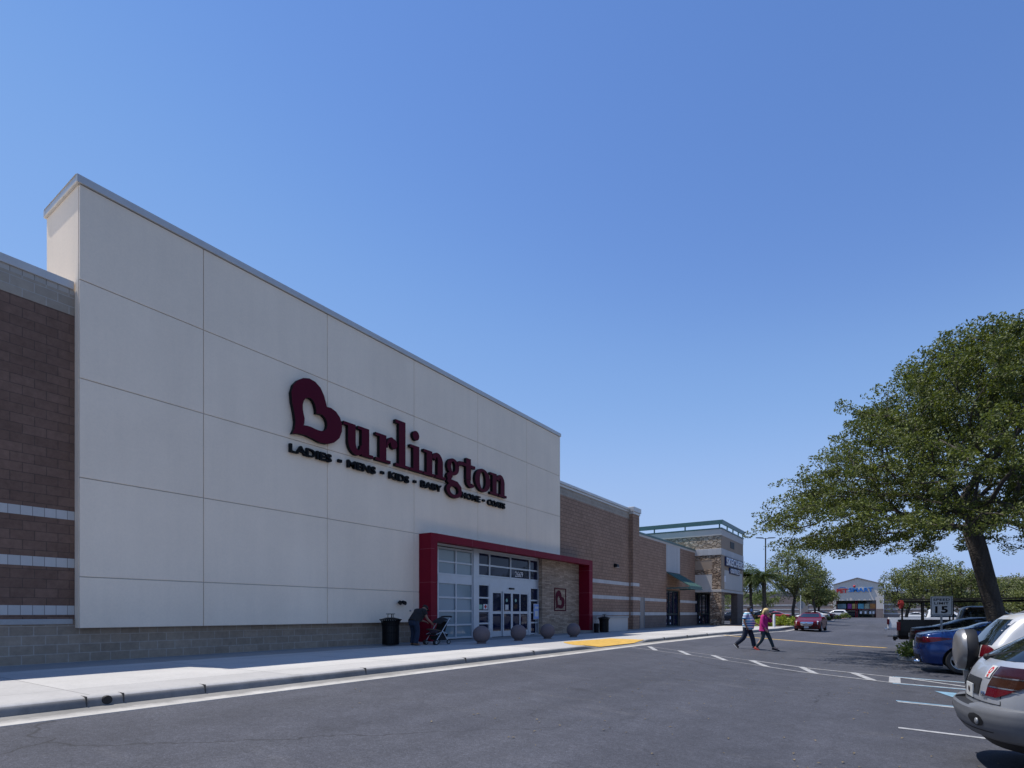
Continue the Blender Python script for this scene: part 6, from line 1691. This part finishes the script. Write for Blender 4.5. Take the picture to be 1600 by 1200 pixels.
# fallen leaves and grit on the tarmac
r = random.Random(9); v = []; f = []
for i in range(420):
    x = r.uniform(-5, 1.5) if i % 3 else r.uniform(-8, 1); y = r.uniform(5, 26); s = r.uniform(.012, .03); a = r.uniform(0, 6.3); z = rz(x, y) + .012
    q = len(v); ca, sa = math.cos(a) * s, math.sin(a) * s
    v += [(x - ca, y - sa, z - .003), (x + sa * .5, y - ca * .5, z + .004), (x + ca, y + sa, z), (x - sa * .5, y + ca * .5, z + .005)]; f.append((q, q + 1, q + 2, q + 3))
me = bpy.data.meshes.new('fallen_leaves'); me.from_pydata(v, [], f)
tag(link('fallen_leaves', me, None, [M('dry_leaf', (.20, .15, .07), .8, 0, .4, 3)]), 'dry fallen leaves scattered on the dark tarmac', 'leaves', kind='stuff')
# ------------------------------------------------------------------ light, sky, camera
SUN = Vector((.386, .105, -1)).normalized()
sl_ = bpy.data.lights.new('sun', 'SUN'); sl_.energy = 3.5; sl_.angle = math.radians(.53); sl_.color = (1.0, .955, .89)
so = bpy.data.objects.new('sun', sl_); COL.objects.link(so); so.rotation_euler = SUN.to_track_quat('-Z', 'Y').to_euler(); so.location = (0, 0, 40)
wd_ = bpy.data.worlds.new('World'); scene.world = wd_; wd_.use_nodes = True
nt = wd_.node_tree; nt.nodes.clear()
sky = nt.nodes.new('ShaderNodeTexSky'); sky.sky_type = 'NISHITA'; sky.sun_disc = False
sky.sun_elevation = math.asin(-SUN.z); sky.sun_rotation = math.atan2(-SUN.x, -SUN.y)
sky.altitude = 0; sky.air_density = 1.0; sky.dust_density = 0.0; sky.ozone_density = 2.0
bg = nt.nodes.new('ShaderNodeBackground'); bg.inputs[1].default_value = .114
ow = nt.nodes.new('ShaderNodeOutputWorld'); hs = nt.nodes.new('ShaderNodeHueSaturation'); hs.inputs['Saturation'].default_value = 1.12
nt.links.new(sky.outputs[0], hs.inputs['Color'])
def vmul(col, k):
    n = nt.nodes.new('ShaderNodeVectorMath'); n.operation = 'SCALE'; n.inputs['Scale'].default_value = k; nt.links.new(col, n.inputs[0]); return n.outputs[0]
# film-like shoulder on the bright horizon band of the sky
cu = nt.nodes.new('ShaderNodeRGBCurve')
Q = .602
for ci, pts in ((0, ((.14, .128), (.205, .220), (.37, .345), (.83, .36), (1.6, .40))), (1, ((.15, .135), (.296, .268), (.402, .395), (.64, .510), (1.2, .505), (1.6, .52))), (2, ((.3, .31), (.63, .655), (.76, .76), (.98, .835), (1.4, .75), (1.6, .74)))):
    c_ = cu.mapping.curves[ci]
    for x_, y_ in pts: c_.points.new(x_ * Q, y_ * Q)
    c_.points[-1].location = (1.0, pts[-1][1] * Q)
cu.mapping.update()
nt.links.new(vmul(hs.outputs[0], .1), cu.inputs['Color'])
nt.links.new(vmul(cu.outputs[0], 10.0), bg.inputs[0]); nt.links.new(bg.outputs[0], ow.inputs[0])
cam = bpy.data.cameras.new('camera'); co_ = bpy.data.objects.new('camera', cam); COL.objects.link(co_)
co_.location = (0, 0, 1.07); co_.rotation_euler = (PI / 2, 0, math.atan(598 / 880))
cam.sensor_width = 36; cam.lens = 36 * 880 / 1600; cam.shift_y = (958.5 - 600) / 1600
cam.clip_start = .1; cam.clip_end = 6000
scene.camera = co_
scene.render.engine = 'CYCLES'
vs = scene.view_settings; vs.view_transform = 'Standard'; vs.look = 'None'; vs.exposure = 0.57; vs.gamma = 1.0; vs.use_curve_mapping = False
